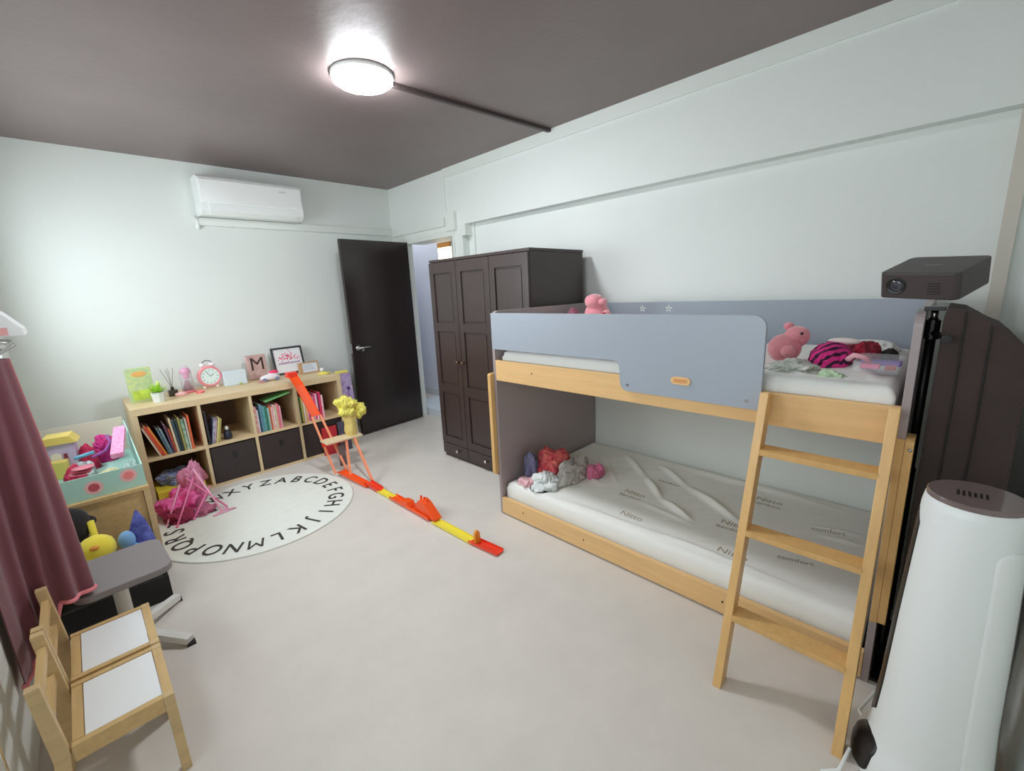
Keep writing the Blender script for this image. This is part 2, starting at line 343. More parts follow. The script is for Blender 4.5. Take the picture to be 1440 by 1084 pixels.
# ladder
lf, lt = -1.352, -1.045
lad = thing('bed_ladder', 'beech ladder with three rungs leaning against the bunk bed', 'ladder', (-1.35, -4.4, 0))
for y in (-4.215, -4.572):
    bm = newbm(); bar(bm, (lf, y, 0.009), (lt, y, 1.035), 0.028, 0.06, Vector((0,1,0)))
    for v in bm.verts:
        if v.co.z < 0.05: v.co.z = 0.0
    fin('rail', bm, M_beechV, lad, 0.003)
for z in (0.255, 0.553, 0.838):
    x = lf + (lt-lf)*z/1.035
    bm = newbm(); add_prism(bm, [(x-0.035, z+0.008), (x+0.04, z+0.008), (x+0.04, z-0.012), (x-0.030, z-0.014)], 'y', -4.559, -4.228)
    fin('rung', bm, M_beechV, lad, 0.002)
boxobj('hook', (-1.04, -1.024, -4.206, -4.200, 0.80, 0.83), M_blackm, lad)

# mattresses
def mattress(name, x0, x1, y0, y1, z0, z1, label, amp, seed, mt, folds=()):
    nx, ny = 90, 170; bm = newbm(); r = 0.035
    def surf(u, v):
        x = x0+(x1-x0)*u; y = y0+(y1-y0)*v
        e = min(x-x0, x1-x, y-y0, y1-y)
        z = z1 - (r - math.sqrt(max(0, r*r-(r-min(e, r))**2)))
        n = noise.noise(Vector((x*3+seed, y*3, seed)))*amp + abs(noise.noise(Vector((x*7+y*5, y*3+seed, 2*seed))))*amp*0.9
        for (ax, ay, bx, by, h, w) in folds:
            d = Vector((bx-ax, by-ay)); p = Vector((x-ax, y-ay)); tt = max(0, min(1, p.dot(d)/d.length_squared))
            dist = (p - d*tt).length; n += h*math.exp(-(dist/w)**2)*math.sin(PI*min(1, max(0.05, tt*1.0+0.1)))
        return Vector((x, y, z + n*min(1, e/0.05)))
    g = [[bm.verts.new(surf(i/nx, j/ny)) for j in range(ny+1)] for i in range(nx+1)]
    for i in range(nx):
        for j in range(ny): bm.faces.new([g[i][j], g[i+1][j], g[i+1][j+1], g[i][j+1]])
    rim = [g[i][0] for i in range(nx+1)] + [g[nx][j] for j in range(1, ny+1)] + [g[i][ny] for i in range(nx-1, -1, -1)] + [g[0][j] for j in range(ny-1, 0, -1)]
    prev = rim
    for dz_, off in ((0.4, 0.006), (0.7, 0.0), (1.0, 0.0)):
        cur = []
        for v in rim:
            sx = -1 if v.co.x < x0+1e-4 else (1 if v.co.x > x1-1e-4 else 0); sy = -1 if v.co.y < y0+1e-4 else (1 if v.co.y > y1-1e-4 else 0)
            w = noise.noise(Vector((v.co.x*14, v.co.y*14, seed)))*0.003
            cur.append(bm.verts.new((v.co.x - sx*abs(w), v.co.y - sy*abs(w), (z1-r)*(1-dz_) + z0*dz_)))
        for k in range(len(rim)): bm.faces.new([prev[k], cur[k], cur[(k+1) % len(rim)], prev[(k+1) % len(rim)]])
        prev = cur
    bm.faces.new(prev)
    return fin(name, bm, mt, None, 0, True)
lm = mattress('mattress', -0.968, 0.022, BY0+0.03, BY1-0.03, 0.066, 0.215, '', 0.006, 3, M_sheet,
     ((-0.10,-3.10,-0.38,-3.42,0.024,0.016), (-0.36,-3.40,-0.58,-3.62,0.028,0.016), (-0.56,-3.60,-0.70,-3.86,0.026,0.016), (-0.12,-3.38,-0.34,-3.68,0.022,0.016), (-0.32,-3.66,-0.58,-4.08,0.028,0.017),
      (-0.20,-2.97,-0.60,-3.34,0.012,0.014), (-0.66,-3.50,-0.72,-3.90,0.008,0.014), (-0.05,-3.5,-0.08,-4.50,0.018,0.025), (-0.35,-4.30,-0.30,-4.52,0.012,0.015), (-0.42,-4.34,-0.40,-4.54,0.010,0.012),
      (-0.93,-3.2,-0.91,-4.3,0.010,0.015), (-0.90,-3.7,-0.92,-4.5,0.010,0.014), (-0.55,-3.0,-0.62,-3.25,0.010,0.015)))
tag(lm, 'white wrinkled mattress on the lower bunk with printed script', 'mattress')
um = mattress('mattress', -0.966, 0.0, BY0+0.04, BY1-0.05, 0.9255, 1.085, '', 0.010, 9, M_sheet,
     ((-0.85,-4.5,-0.3,-4.3,0.012,0.02), (-0.9,-4.3,-0.6,-4.0,0.012,0.02)))
tag(um, 'white mattress on the upper bunk behind the grey guard panel', 'mattress')
ft = mat('faint_print', (168,158,140), 0.9)
k = 0
for (x, y, a, s1, s2) in ((-0.59,-3.44,0.0,'Nitto','bamboo'), (-0.58,-4.0,0.05,'Nitto','bamboo'), (-0.20,-4.06,0.05,'Nitto','bamboo'), (-0.36,-4.36,0.2,'comfort',''), (-0.84,-3.56,0.0,'Nitto',''), (-0.85,-4.08,0.0,'Nitto',''), (-0.72,-4.30,0.2,'comfort',''), (-0.33,-3.53,0.0,'bamboo','')):
    for dy_, s, sz in ((0.0, s1, 0.042 if s1 in ('comfort','bamboo') else 0.06), (-0.055, s2, 0.042)):
        if not s: continue
        Mx = Matrix.Translation((x+dy_, y, 0.232)) @ Matrix.Rotation(-PI/2 + a, 4, 'Z')
        me = text_mesh(s, sz, 0.0006, 'print', ft, Mx)
        zz = {}
        o = bpy.data.objects.new('printed_script', me); COL.objects.link(o)
        # drape the print on the sheet
        dg = bpy.context.evaluated_depsgraph_get()
        for v in me.vertices:
            hit, loc, nrm, idx = lm.ray_cast(Vector((v.co.x, v.co.y, 1)), Vector((0,0,-1)))
            if hit: v.co.z = loc.z + 0.0008 + (0.0006 if v.co.z > 0.232 else 0)
        place(o, lm)

# small white stickers on the grey back panel
for (y, label) in ((-3.13, 'left of the two small white stickers on the grey back panel'), (-3.32, 'right of the two small white stickers on the grey back panel')):
    bm = newbm()
    for k_ in range(5):
        a = 2*PI*k_/5+0.4; bar(bm, (0.0342, y, 1.275), (0.0342, y+0.022*math.cos(a), 1.275+0.022*math.sin(a)), 0.008, 0.0008, Vector((0,-math.sin(a),math.cos(a))))
    tag(fin('sticker', bm, M_white, None), label, 'sticker')

# ---- soft things on the upper bunk
M_pink = plain('pink_plush', (236,150,160), 0.9, sheen=0.6, bump=0.3, bscale=120)
def plush(name, label, m, balls, extra=(), cat='soft toy', seed=1, group=None, loc=None):
    bm = newbm()
    for (c, r) in balls: add_ball(bm, c, r, sub=3)
    zmin = min(v.co.z for v in bm.verts)
    for v in bm.verts:
        v.co += v.normal*0 + Vector((noise.noise(v.co*25)*0.004, noise.noise(v.co*25+Vector((3,1,2)))*0.004, 0))
    root = fin(name, bm, m, None, 0, True)
    tag(root, label, cat, group)
    for (pn, pm, pb) in extra:
        b2 = newbm()
        for (c, r) in pb: add_ball(b2, c, r, sub=3)
        fin(pn, b2, pm, root, 0, True)
    return root
plush('plush_toy', 'pink plush lying on the upper bunk, nearest the guard panel edge', M_pink,
      [((-0.62,-4.16,1.145),(0.07,0.065,0.062)), ((-0.60,-4.20,1.195),(0.05,0.05,0.045))],
      [('ear', M_pink, [((-0.57,-4.16,1.235),(0.02,0.02,0.018))]), ('paw', M_pink, [((-0.68,-4.19,1.14),(0.03,0.028,0.025))]), ('eye', M_black, [((-0.64,-4.225,1.212),(0.006,0.006,0.006))])])
# striped magenta cushion toy
ms = bpy.data.materials.new('magenta_stripes'); ms.use_nodes = True
nt = ms.node_tree; b_ = nt.nodes['Principled BSDF']; b_.inputs['Roughness'].default_value = 0.8
tc = nt.nodes.new('ShaderNodeTexCoord'); wv = nt.nodes.new('ShaderNodeTexWave'); wv.bands_direction = 'DIAGONAL'; wv.inputs['Scale'].default_value = 14; wv.inputs['Distortion'].default_value = 3.0; wv.inputs['Detail'].default_value = 1
rp = nt.nodes.new('ShaderNodeValToRGB'); rp.color_ramp.elements[0].color = rgb((60,20,50)); rp.color_ramp.elements[0].position = 0.25; rp.color_ramp.elements[1].color = rgb((226,50,140)); rp.color_ramp.elements[1].position = 0.45
nt.links.new(tc.outputs['Object'], wv.inputs['Vector']); nt.links.new(wv.outputs['Fac'], rp.inputs['Fac']); nt.links.new(rp.outputs['Color'], b_.inputs['Base Color'])
bm = newbm(); crumple(bm, (-0.62,-4.325,1.085), (0.11,0.085,0.085), 4, 0.18, 1.5)
st = tag(fin('plush_toy', bm, ms, None, 0, True), 'magenta plush with dark stripes lying on the upper bunk', 'soft toy')
bm = newbm(); add_ball(bm, (-0.56,-4.36,1.178), (0.03,0.055,0.014)); fin('ear', bm, plain('cream_fleece', (240,225,220), 0.9), st, 0, True)
bm = newbm(); add_tube(bm, [(-0.73,-4.40,1.13),(-0.75,-4.42,1.15),(-0.75,-4.45,1.145),(-0.73,-4.47,1.12)], 0.010, 10); fin('strap', bm, plain('pale_pink_strap', (240,180,190), 0.7), st, 0, True)
bm = newbm(); crumple(bm, (-0.42,-4.41,1.085), (0.10,0.07,0.075), 7, 0.2, 1.8)
rd = tag(fin('plush_toy', bm, plain('red_black_plush', (205,40,72), 0.85, var=0.9, vscale=18, stretch=(1,3,1), col2=(40,18,26)), None, 0, True), 'red plush with black markings beside the magenta striped one', 'soft toy')
bm = newbm(); crumple(bm, (-0.42,-4.50,1.09), (0.05,0.035,0.04), 8, 0.2, 2); fin('dark_tail', bm, plain('dark_plush', (34,28,30), 0.9), rd, 0, True)
bm = newbm(); crumple(bm, (-0.80,-4.24,1.082), (0.11,0.09,0.035), 12, 0.45, 3.2)
tag(fin('cloth', bm, plain('patterned_white_cloth', (226,224,216), 0.9, var=0.6, vscale=24, col2=(160,170,160)), None, 0, True), 'crumpled white patterned cloth in front of the pink plush on the upper bunk', 'cloth')
bm = newbm(); crumple(bm, (-0.19,-4.41,1.085), (0.13,0.13,0.05), 14, 0.3, 2)
tag(fin('pillow', bm, M_sheet, None, 0, True), 'white pillow in the far right corner of the upper bunk', 'pillow')
# clear pouch with colourful contents
t = thing('clear_pouch', 'clear plastic pouch with purple and pink things on the upper bunk', 'pouch', (-0.72,-4.50,1.09))
bm = newbm(); add_prism(bm, rounded(-0.84, -0.62, 1.10, 1.145, 0.015), 'y', -4.555, -4.43); fin('pouch', bm, mat('clear_plastic', (235,240,240), 0.15, alpha=0.2), t, 0.004)
bm = newbm(); add_box(bm, -0.74, -0.69, -4.555, -4.44, 1.115, 1.130); fin('contents', bm, plain('purple_item', (130,100,185), 0.5), t, 0.003, label='purple item inside the pouch')
bm = newbm(); add_box(bm, -0.79, -0.75, -4.50, -4.445, 1.11, 1.125); fin('contents', bm, plain('pink_item', (225,110,150), 0.5), t, 0.003, label='pink item inside the pouch')
bm = newbm(); add_box(bm, -0.80, -0.765, -4.545, -4.515, 1.11, 1.125); fin('contents', bm, plain('red_item', (170,70,80), 0.5), t, 0.003, label='dark red item inside the pouch')
bm = newbm(); crumple(bm, (-0.86,-4.37,1.078), (0.04,0.05,0.022), 21, 0.4, 3)
tag(fin('cloth', bm, plain('pale_green_cloth', (190,212,180), 0.9), None, 0, True), 'small pale green cloth left of the clear pouch', 'cloth')
# pink plush showing above the guard panel at the far end
pp = plush('plush_toy', 'pink plush peeking over the guard panel at the far end', M_pink, [((-0.30,-2.98,1.22),(0.09,0.09,0.14)), ((-0.33,-2.98,1.345),(0.07,0.06,0.05))],
      [('ear', M_pink, [((-0.34,-3.05,1.345),(0.03,0.03,0.02))])])
bm = newbm(); crumple(bm, (-0.36,-2.84,1.085), (0.07,0.08,0.2), 5, 0.15, 1.5)
tag(fin('plush_toy', bm, plain('mauve_fabric', (150,90,108), 0.9), None, 0, True), 'mauve soft toy behind the pink plush at the far end', 'soft toy')
bm = newbm(); add_ball(bm, (-0.70,-3.31,1.20), (0.05,0.05,0.115)); r_ = tag(fin('plush_toy', bm, M_pink, None, 0, True), 'small pink toy tip with a red nose above the middle of the guard', 'soft toy')
bm = newbm(); add_ball(bm, (-0.745,-3.32,1.295), (0.014,0.014,0.010)); fin('nose', bm, plain('red_nose', (190,50,60), 0.6), r_, 0, True)

# ---- heap on the lower bunk
zt = 0.232
heap = [((-0.80,-2.80), (0.05,0.05,0.15), (120,118,150), 'purple grey cloth at the left of the lower bunk heap', 'cloth', 31),
        ((-0.68,-2.89), (0.15,0.11,0.14), (198,52,84), 'red and pink patterned cloth in the lower bunk heap', 'cloth', 32),
        ((-0.85,-2.96), (0.10,0.10,0.075), (222,228,226), 'white ruffled cloth at the front of the lower bunk heap', 'cloth', 33),
        ((-0.66,-3.03), (0.17,0.06,0.105), (206,203,197), 'pale grey cloth over the lower bunk heap', 'cloth', 34),
        ((-0.52,-3.12), (0.08,0.05,0.07), (222,124,160), 'pink soft bundle at the right of the lower bunk heap', 'cloth', 35),
        ((-0.90,-2.85), (0.06,0.07,0.03), (238,190,196), 'flat pale pink cloth by the lower bunk end panel', 'cloth', 36)]
for (xy, r, col, lab, cat, sd) in heap:
    bm = newbm(); crumple(bm, (xy[0], xy[1], zt-0.012), r, sd, 0.42, 2.6)
    m = plain('heap_cloth_%d' % sd, col, 0.9, var=0.55 if sd in (32,34) else 0.15, vscale=22, col2=(228,128,112) if sd == 32 else ((160,150,150) if sd == 34 else None))
    tag(fin('cloth', bm, m, None, 0, True), lab, cat, None)

# ------------------------------------------------------------------ projector on its stand
Mp = Matrix.Translation((-0.85,-4.605,1.425)) @ Matrix.Rotation(-1.965, 4, 'Z') @ Matrix.Rotation(0.268, 4, 'X') @ Matrix.Rotation(0.051, 4, 'Y')
w_, d_, h_ = 0.201, 0.184, 0.082
t = thing('projector', 'dark grey projector with a round lens above the bed corner', 'projector', (-0.85,-4.605,1.385))
bm = newbm(); add_prism(bm, rounded(-w_/2, w_/2, -d_/2, d_/2, 0.02), 'z', -h_/2, h_/2, Mp); fin('body', bm, M_proj, t, 0.005)
Ml = Mp @ Matrix.Translation((-0.052, -d_/2+0.001, 0.0)) @ Matrix.Rotation(PI/2, 4, 'X')
bm = newbm(); add_lathe(bm, [(0.019,0),(0.019,0.002),(0.024,0.004),(0.0265,0.0035),(0.0265,0)], seg=32, M=Ml); ln = fin('lens_ring', bm, M_black, t, smooth=False)
bm = newbm(); add_lathe(bm, [(0.001,0.0005),(0.008,0.0035),(0.013,0.0028),(0.018,0.0012),(0.0185,0)][::-1], seg=32, M=Ml); fin('lens', bm, mat('lens_glass', (40,42,55), 0.03, coat=1.0), ln, 0, True)
bm = newbm(); 
for k_ in range(5): add_box(bm, 0.03, 0.06, -d_/2-0.0008, -d_/2+0.001, -0.024+k_*0.008, -0.021+k_*0.008, Mp)
fin('front_grille', bm, M_black, t)
bm = newbm()
for k_ in range(4): add_box(bm, -0.02+k_*0.011, -0.012+k_*0.011, -0.01, 0.0, h_/2-0.001, h_/2+0.0006, Mp)
fin('logo', bm, mat('logo_grey', (120,112,112), 0.4), t)
t = thing('projector_stand', 'black pole stand carrying the projector beside the bed end', 'stand', (-0.88,-4.65,0))
px_, py_ = -0.88, -4.622
bm = newbm(); add_tube(bm, [(px_,py_,0.25),(px_,py_,0.80)], 0.016, 16); add_tube(bm, [(px_,py_,0.78),(px_,py_,1.30)], 0.0125, 16); fin('pole', bm, M_black, t, 0, True)
bm = newbm(); add_tube(bm, [(px_,py_,1.295),(px_,py_,1.325)], 0.009, 14); hd = fin('neck', bm, M_metal, t, 0, True, label='bright metal neck')
bm = newbm(); add_box(bm, px_-0.03, px_+0.03, py_-0.025, py_+0.025, 1.325, 1.337); fin('mount_plate', bm, M_black, hd, 0.002)
bm = newbm(); add_tube(bm, [(px_,py_,1.235),(px_,py_,1.295)], 0.018, 14); add_tube(bm, [(px_-0.010,py_-0.005,1.255),(px_-0.10,py_-0.035,1.250),(px_-0.125,py_-0.036,1.25)], [0.009,0.009,0.012], 12); fin('clamp_knob', bm, M_black, t, 0.001)
boxobj('base_plate', (px_-0.10, px_+0.30, py_-0.020, py_+0.014, 0, 0.012), M_black, t, 0.002)
bm = newbm(); add_tube(bm, [(px_,py_,0.012),(px_,py_,0.25)], 0.0135, 16); fin('lower_tube', bm, M_black, t, 0, True)

# tall dark form with a sloping top, added to fill the dark corner
t = thing('dark_corner_form', 'tall dark brown sloping-top form standing in the corner behind the projector', 'cover', (-0.85,-4.76,0))  # plain dark form added to fill the corner; 'cover' is only its category
M_corner = mat('corner_dark_brown', (62,49,45), 0.85, var=0.2, vscale=6, bump=0.15, bscale=60)
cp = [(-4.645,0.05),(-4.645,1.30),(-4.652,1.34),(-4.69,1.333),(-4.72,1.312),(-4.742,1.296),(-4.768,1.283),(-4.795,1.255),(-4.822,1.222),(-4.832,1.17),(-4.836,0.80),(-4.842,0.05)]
bm = newbm(); add_prism(bm, cp, 'x', -0.97, -0.72); fin('body', bm, M_corner, t, 0.006)
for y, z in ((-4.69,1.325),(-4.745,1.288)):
    bm = newbm(); add_tube(bm, [(-0.972,y,z),(-0.973,y-0.004,1.0),(-0.973,y-0.002,0.4),(-0.972,y,0.06)], 0.0022, 6); fin('dark_line', bm, M_blackm, t)
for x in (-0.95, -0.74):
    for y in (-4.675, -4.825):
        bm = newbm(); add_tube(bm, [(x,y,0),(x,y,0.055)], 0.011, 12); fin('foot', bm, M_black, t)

# ------------------------------------------------------------------ air purifier
pcx, pcy = -1.29, -4.758
t = thing('air_purifier', 'tall white tapered tower air purifier with a dark glossy top', 'air purifier', (pcx, pcy, 0))
prof = [(0.158,0.0),(0.162,0.015),(0.160,0.05),(0.152,0.085),(0.134,0.11),(0.127,0.16),(0.118,0.30),(0.110,0.53),(0.102,0.72),(0.096,0.86),(0.092,0.885)]
bm = newbm(); add_lathe(bm, prof+[(0.086,0.889)], (pcx, pcy, 0), 64); fin('body', bm, mat('purifier_white', (226,230,229), 0.4), t, 0, True)
bm = newbm(); add_lathe(bm, [(0.0905,0.887),(0.0905,0.897),(0.088,0.900),(0.001,0.900)], (pcx, pcy, 0), 64); tp = fin('top_disc', bm, mat('smoked_glass', (112,98,96), 0.18, coat=0.4), t)
bm = newbm()
for k_ in range(6): add_box(bm, pcx-0.02-0.001*k_, pcx+0.012, pcy-0.02+k_*0.010, pcy-0.015+k_*0.010, 0.9002, 0.9006)
fin('touch_icons', bm, mat('icon_dark', (30,26,26), 0.3), tp)
def wrap_panel(name, a0, a1, z0, z1, off, m, rr=0.02, parent=t, n=14, nz=20):
    bm = newbm()
    def rad(z):
        for (r0, za), (r1, zb) in zip(prof, prof[1:]):
            if za <= z <= zb: return r0+(r1-r0)*(z-za)/(zb-za)
        return prof[-1][0]
    g = []
    for i in range(n+1):
        row = []
        for j in range(nz+1):
            u = -1+2*i/n; z = z0+(z1-z0)*j/nz
            e = min(z-z0, z1-z); shrink = 1.0 if e >= rr else 1.0 - (rr-math.sqrt(max(0, rr*rr-(rr-e)**2)))/(0.5*(a1-a0)*0.11)
            a = (a0+a1)/2 + u*(a1-a0)/2*max(0.05, shrink); r = rad(z)+off
            row.append((a, r, z))
        g.append(row)
    def V_(q, o): return bm.verts.new((pcx+(q[1]+o)*math.cos(q[0]), pcy+(q[1]+o)*math.sin(q[0]), q[2]))
    A = [[V_(q, 0) for q in row] for row in g]; B = [[V_(q, -0.006-off) for q in row] for row in g]
    for i in range(n):
        for j in range(nz):
            bm.faces.new([A[i][j], A[i+1][j], A[i+1][j+1], A[i][j+1]]); bm.faces.new([B[i][j], B[i][j+1], B[i+1][j+1], B[i+1][j]])
    for i in range(n):
        bm.faces.new([A[i][0], B[i][0], B[i+1][0], A[i+1][0]]); bm.faces.new([A[i][nz], A[i+1][nz], B[i+1][nz], B[i][nz]])
    for j in range(nz):
        bm.faces.new([A[0][j], A[0][j+1], B[0][j+1], B[0][j]]); bm.faces.new([A[n][j], B[n][j], B[n][j+1], A[n][j+1]])
    return fin(name, bm, m, parent, 0, True)
wrap_panel('side_vent', 1.25, 1.95, 0.17, 0.84, 0.0015, M_black, 0.03)
wrap_panel('lower_vent', 1.55, 2.35, 0.012, 0.13, 0.0015, M_black, 0.04)
wrap_panel('front_panel', 3.62, 4.35, 0.10, 0.80, 0.004, mat('purifier_panel', (232,235,234), 0.35), 0.03, nz=60)
wrap_panel('rear_vent', 4.42, 4.60, 0.17, 0.78, 0.002, plain('vent_brown', (120,104,92), 0.6), 0.02)
bm = newbm(); add_tube(bm, [(-1.23,-4.62,0.04),(-1.17,-4.60,0.02),(-1.10,-4.63,0.06),(-1.06,-4.66,0.05),(-1.12,-4.67,0.01),(-1.2,-4.62,0.006)], 0.005, 8)
tag(fin('power_cable', bm, M_white, None, 0, True), 'white cable looping on the floor behind the ladder foot', 'cable')
bm = newbm(); add_tube(bm, [(-1.37,-4.60,0.05),(-1.43,-4.585,0.012),(-1.46,-4.55,0.006),(-1.52,-4.57,0.006)], 0.005, 8)
tag(fin('power_cable', bm, M_white, None, 0, True), 'white cable at the foot of the air purifier in front', 'cable')

# ------------------------------------------------------------------ rug
rx, ry, rr = -2.08, -1.36, 0.615
t = thing('alphabet_rug', 'round cream rug with the alphabet around its edge', 'rug', (rx, ry, 0))
bm = newbm(); add_lathe(bm, [(rr-0.004,0),(rr,0.004),(rr-0.004,0.009),(0.01,0.010)], (rx, ry, 0), 96); fin('mat', bm, M_rug, t, 0, False)
bm = newbm()
for i, ch in enumerate('ABCDEFGHIJKLMNOPQRSTUVWXYZ'):
    a = math.radians(-26 - 13.85*(i-6))
    Mx = Matrix.Translation((rx+0.49*math.cos(a), ry+0.49*math.sin(a), 0.0108)) @ Matrix.Rotation(a-PI/2, 4, 'Z') @ Matrix.Scale(0.85, 4, (1,0,0))
    me = text_mesh(ch, 0.155, 0.0006, 'l', M_ink, Mx, off=0.0 if ch in 'MW' else 0.0015); bm.from_mesh(me); bpy.data.meshes.remove(me)
me = bpy.data.meshes.new('lettering'); bm.to_mesh(me); bm.free(); me.materials.append(M_ink)
o = bpy.data.objects.new('lettering', me); COL.objects.link(o); place(o, t)

# ------------------------------------------------------------------ bookcase
KX0, KX1, KY0, KY1, KT = -2.61, -1.085, -0.63, -0.03, 0.735
t = thing('bookcase', 'pale wood cube bookcase with eight cubes along the back wall', 'bookcase', ((KX0+KX1)/2, -0.3, 0))
boxobj('top_board', (KX0, KX1, KY0, KY1, 0.685, KT), M_kallax, t, 0.002)
boxobj('bottom_board', (KX0+0.035, KX1-0.035, KY0+0.003, KY1, 0.0, 0.02), M_kallax, t, 0.001)
for x0, x1 in ((KX0, KX0+0.035), (KX1-0.035, KX1)): boxobj('side_panel', (x0, x1, KY0, KY1, 0.0, 0.684), mat('birch_vertical', (222,200,160), 0.5, var=0.12, vscale=3, stretch=(12,12,1.5)), t, 0.001)
DX = [-2.212, -1.858, -1.500]
for x in DX: boxobj('divider', (x-0.011, x+0.011, KY0+0.003, KY1-0.02, 0.0205, 0.6845), MC['birch_vertical'], t, 0.001)
cells = [(KX0+0.035, DX[0]-0.011), (DX[0]+0.011, DX[1]-0.011), (DX[1]+0.011, DX[2]-0.011), (DX[2]+0.011, KX1-0.035)]
for a, b in cells: boxobj('shelf', (a, b, KY0+0.003, KY1-0.02, 0.33, 0.35), M_kallax, t, 0.001)
boxobj('back_board', (KX0+0.035, KX1-0.035, KY1-0.0195, KY1-0.001, 0.0205, 0.6845), mat('brown_back_board', (120,92,68), 0.6), t)
binlabs = ['dark brown bin in the second column of the bookcase', 'dark brown bin in the third column of the bookcase', 'dark brown bin in the fourth column of the bookcase']
for (a, b), lab in zip(cells[1:], binlabs):
    bm = newbm(); x0, x1, y0, y1, z0, z1 = a+0.008, b-0.008, KY0+0.012, -0.14, 0.022, 0.318
    add_box(bm, x0, x1, y0, y0+.008, z0, z1); add_box(bm, x0, x1, y1-.008, y1, z0, z1); add_box(bm, x0, x0+.008, y0+.008, y1-.008, z0, z1); add_box(bm, x1-.008, x1, y0+.008, y1-.008, z0, z1); add_box(bm, x0+.008, x1-.008, y0+.008, y1-.008, z0, z0+.008)
    r = fin('storage_bin', bm, M_bin, None, 0.002); tag(r, lab, 'storage bin', 'storage bins in the bookcase')
    bm = newbm(); add_box(bm, (x0+x1)/2-0.012, (x0+x1)/2+0.012, y0-0.006, y0, 0.20, 0.25); fin('handle', bm, M_black, r, 0.002)
# books
MP = plain('paper_pages', (232,226,212), 0.9)
def book(x, y, z, th, hh, dd, lean, col, label, group, col2=None, shape=None):
    """bottom-left corner at x,z; front spine at y; lean>0 tips the top towards -x"""
    root = thing('book', label, 'book', (x, y, z), group)
    Mb = Matrix.Translation((x, y, z)) @ Matrix.Rotation(-lean, 4, 'Y')
    if lean > 0: Mb = Matrix.Translation((x + 0, y, z)) @ Matrix.Rotation(-lean, 4, 'Y')
    if lean < 0: Mb = Matrix.Translation((x - 0.0, y, z)) @ Matrix.Translation((th*math.cos(lean), 0, 0)) @ Matrix.Rotation(-lean, 4, 'Y') @ Matrix.Translation((-th, 0, 0))
    if lean > 0: pass
    cm = plain('cover_%d_%d_%d' % tuple(col), col, 0.5, var=0.5 if col2 else 0.12, vscale=40, col2=col2)
    bm = newbm(); c = 0.0025
    add_box(bm, 0, c, 0, dd, 0, hh, Mb); add_box(bm, th-c, th, 0, dd, 0, hh, Mb); add_box(bm, c, th-c, 0, c, 0, hh, Mb); fin('cover', bm, cm, root)
    bm = newbm(); add_box(bm, c, th-c, c, dd-0.004, 0.003, hh-0.004, Mb); fin('pages', bm, MP, root)
    return root
S = 0.3505
def row(x, specs, lean0, where, group):
    for (th, hh, ln, col, nm, c2) in specs:
        a = math.radians(ln)
        if a > 0: x += hh*0.0
        book(x, KY0+0.03, S if abs(a) < 1e-6 else S + (0 if a < 0 else 0), th, hh, 0.2, a, col, nm + where, group, c2)
        x += th/math.cos(a) + 0.0015
    return x
def rowc(xstart, specs, where, group, z=S):
    """specs: thickness, height, lean(deg, + = top to the left), colour, words"""
    x = xstart
    for (th, hh, ln, col, nm, c2) in specs:
        a = math.radians(ln)
        # with lean>0 the box turns about its lower-left corner, its lower-right corner rises; place by rotating about right-bottom corner instead
        root = thing('book', nm + ' ' + where, 'book', (x, KY0+0.03, z), group)
        yy = KY0 + 0.02 + random.uniform(0, 0.02)
        if a >= 0: Mb = Matrix.Translation((x, yy, z + 0.0)) @ Matrix.Rotation(-a, 4, 'Y')
        else: Mb = Matrix.Translation((x + th/math.cos(a), yy, z)) @ Matrix.Rotation(-a, 4, 'Y') @ Matrix.Translation((-th, 0, 0))
        c = 0.0025
        cm = plain('cover_%d_%d_%d' % tuple(col), col, 0.5, var=0.5 if c2 else 0.12, vscale=30, col2=c2)
        bm = newbm(); add_box(bm, 0, c, 0, 0.2, 0, hh, Mb); add_box(bm, th-c, th, 0, 0.2, 0, hh, Mb); add_box(bm, c, th-c, 0, c, 0, hh, Mb)
        low = min(v.co.z for v in bm.verts)
        for v in bm.verts: v.co.z += z-low
        fin('cover', bm, cm, root)
        bm = newbm(); add_box(bm, c, th-c, c, 0.196, 0.003, hh-0.004, Mb)
        for v in bm.verts: v.co.z += z-low
        fin('pages', bm, MP, root)
        x += th/math.cos(a) + 0.0015
    return x
random.seed(4)
g = 'books in the first cube of the bookcase'; w = 'in the top left cube of the bookcase'
# leaning books: the tops tip left towards the side panel
rowc(cells[0][0]+0.075, [
 (0.012,0.24,17,(214,200,178),'leftmost cream leaning book',None), (0.018,0.25,17,(222,92,52),'broad orange leaning book',(190,50,40)), (0.012,0.24,17,(232,140,60),'yellow orange book after the broad orange one',None)], w, g)
rowc(cells[0][0]+0.118+0.012, [
 (0.010,0.21,12,(88,110,122),'thin slate blue leaning book',None), (0.013,0.20,11,(120,150,160),'light blue grey leaning book',(90,110,130))], w, g)
rowc(cells[0][0]+0.158, [
 (0.012,0.23,7,(96,64,88),'dark purple book',None), (0.011,0.19,6,(206,92,60),'short orange red book',None), (0.012,0.27,4,(226,206,170),'tall cream book',None),
 (0.016,0.25,3.5,(58,82,92),'dark teal book',None), (0.012,0.25,3,(46,56,60),'near black book',None), (0.014,0.26,2.5,(168,160,90),'olive yellow book',None),
 (0.018,0.24,2,(70,128,96),'green book with a pale foot',(190,210,190)), (0.012,0.25,1,(196,186,170),'beige book right of the green one',None), (0.013,0.27,0,(226,104,62),'tall orange book against the divider',None)], w, g)
g = 'books in the second cube of the bookcase'; w = 'in the second top cube'
rowc(cells[1][0]+0.012, [(0.014,0.27,0,(50,48,58),'tall charcoal book against the divider',None)], w, g)
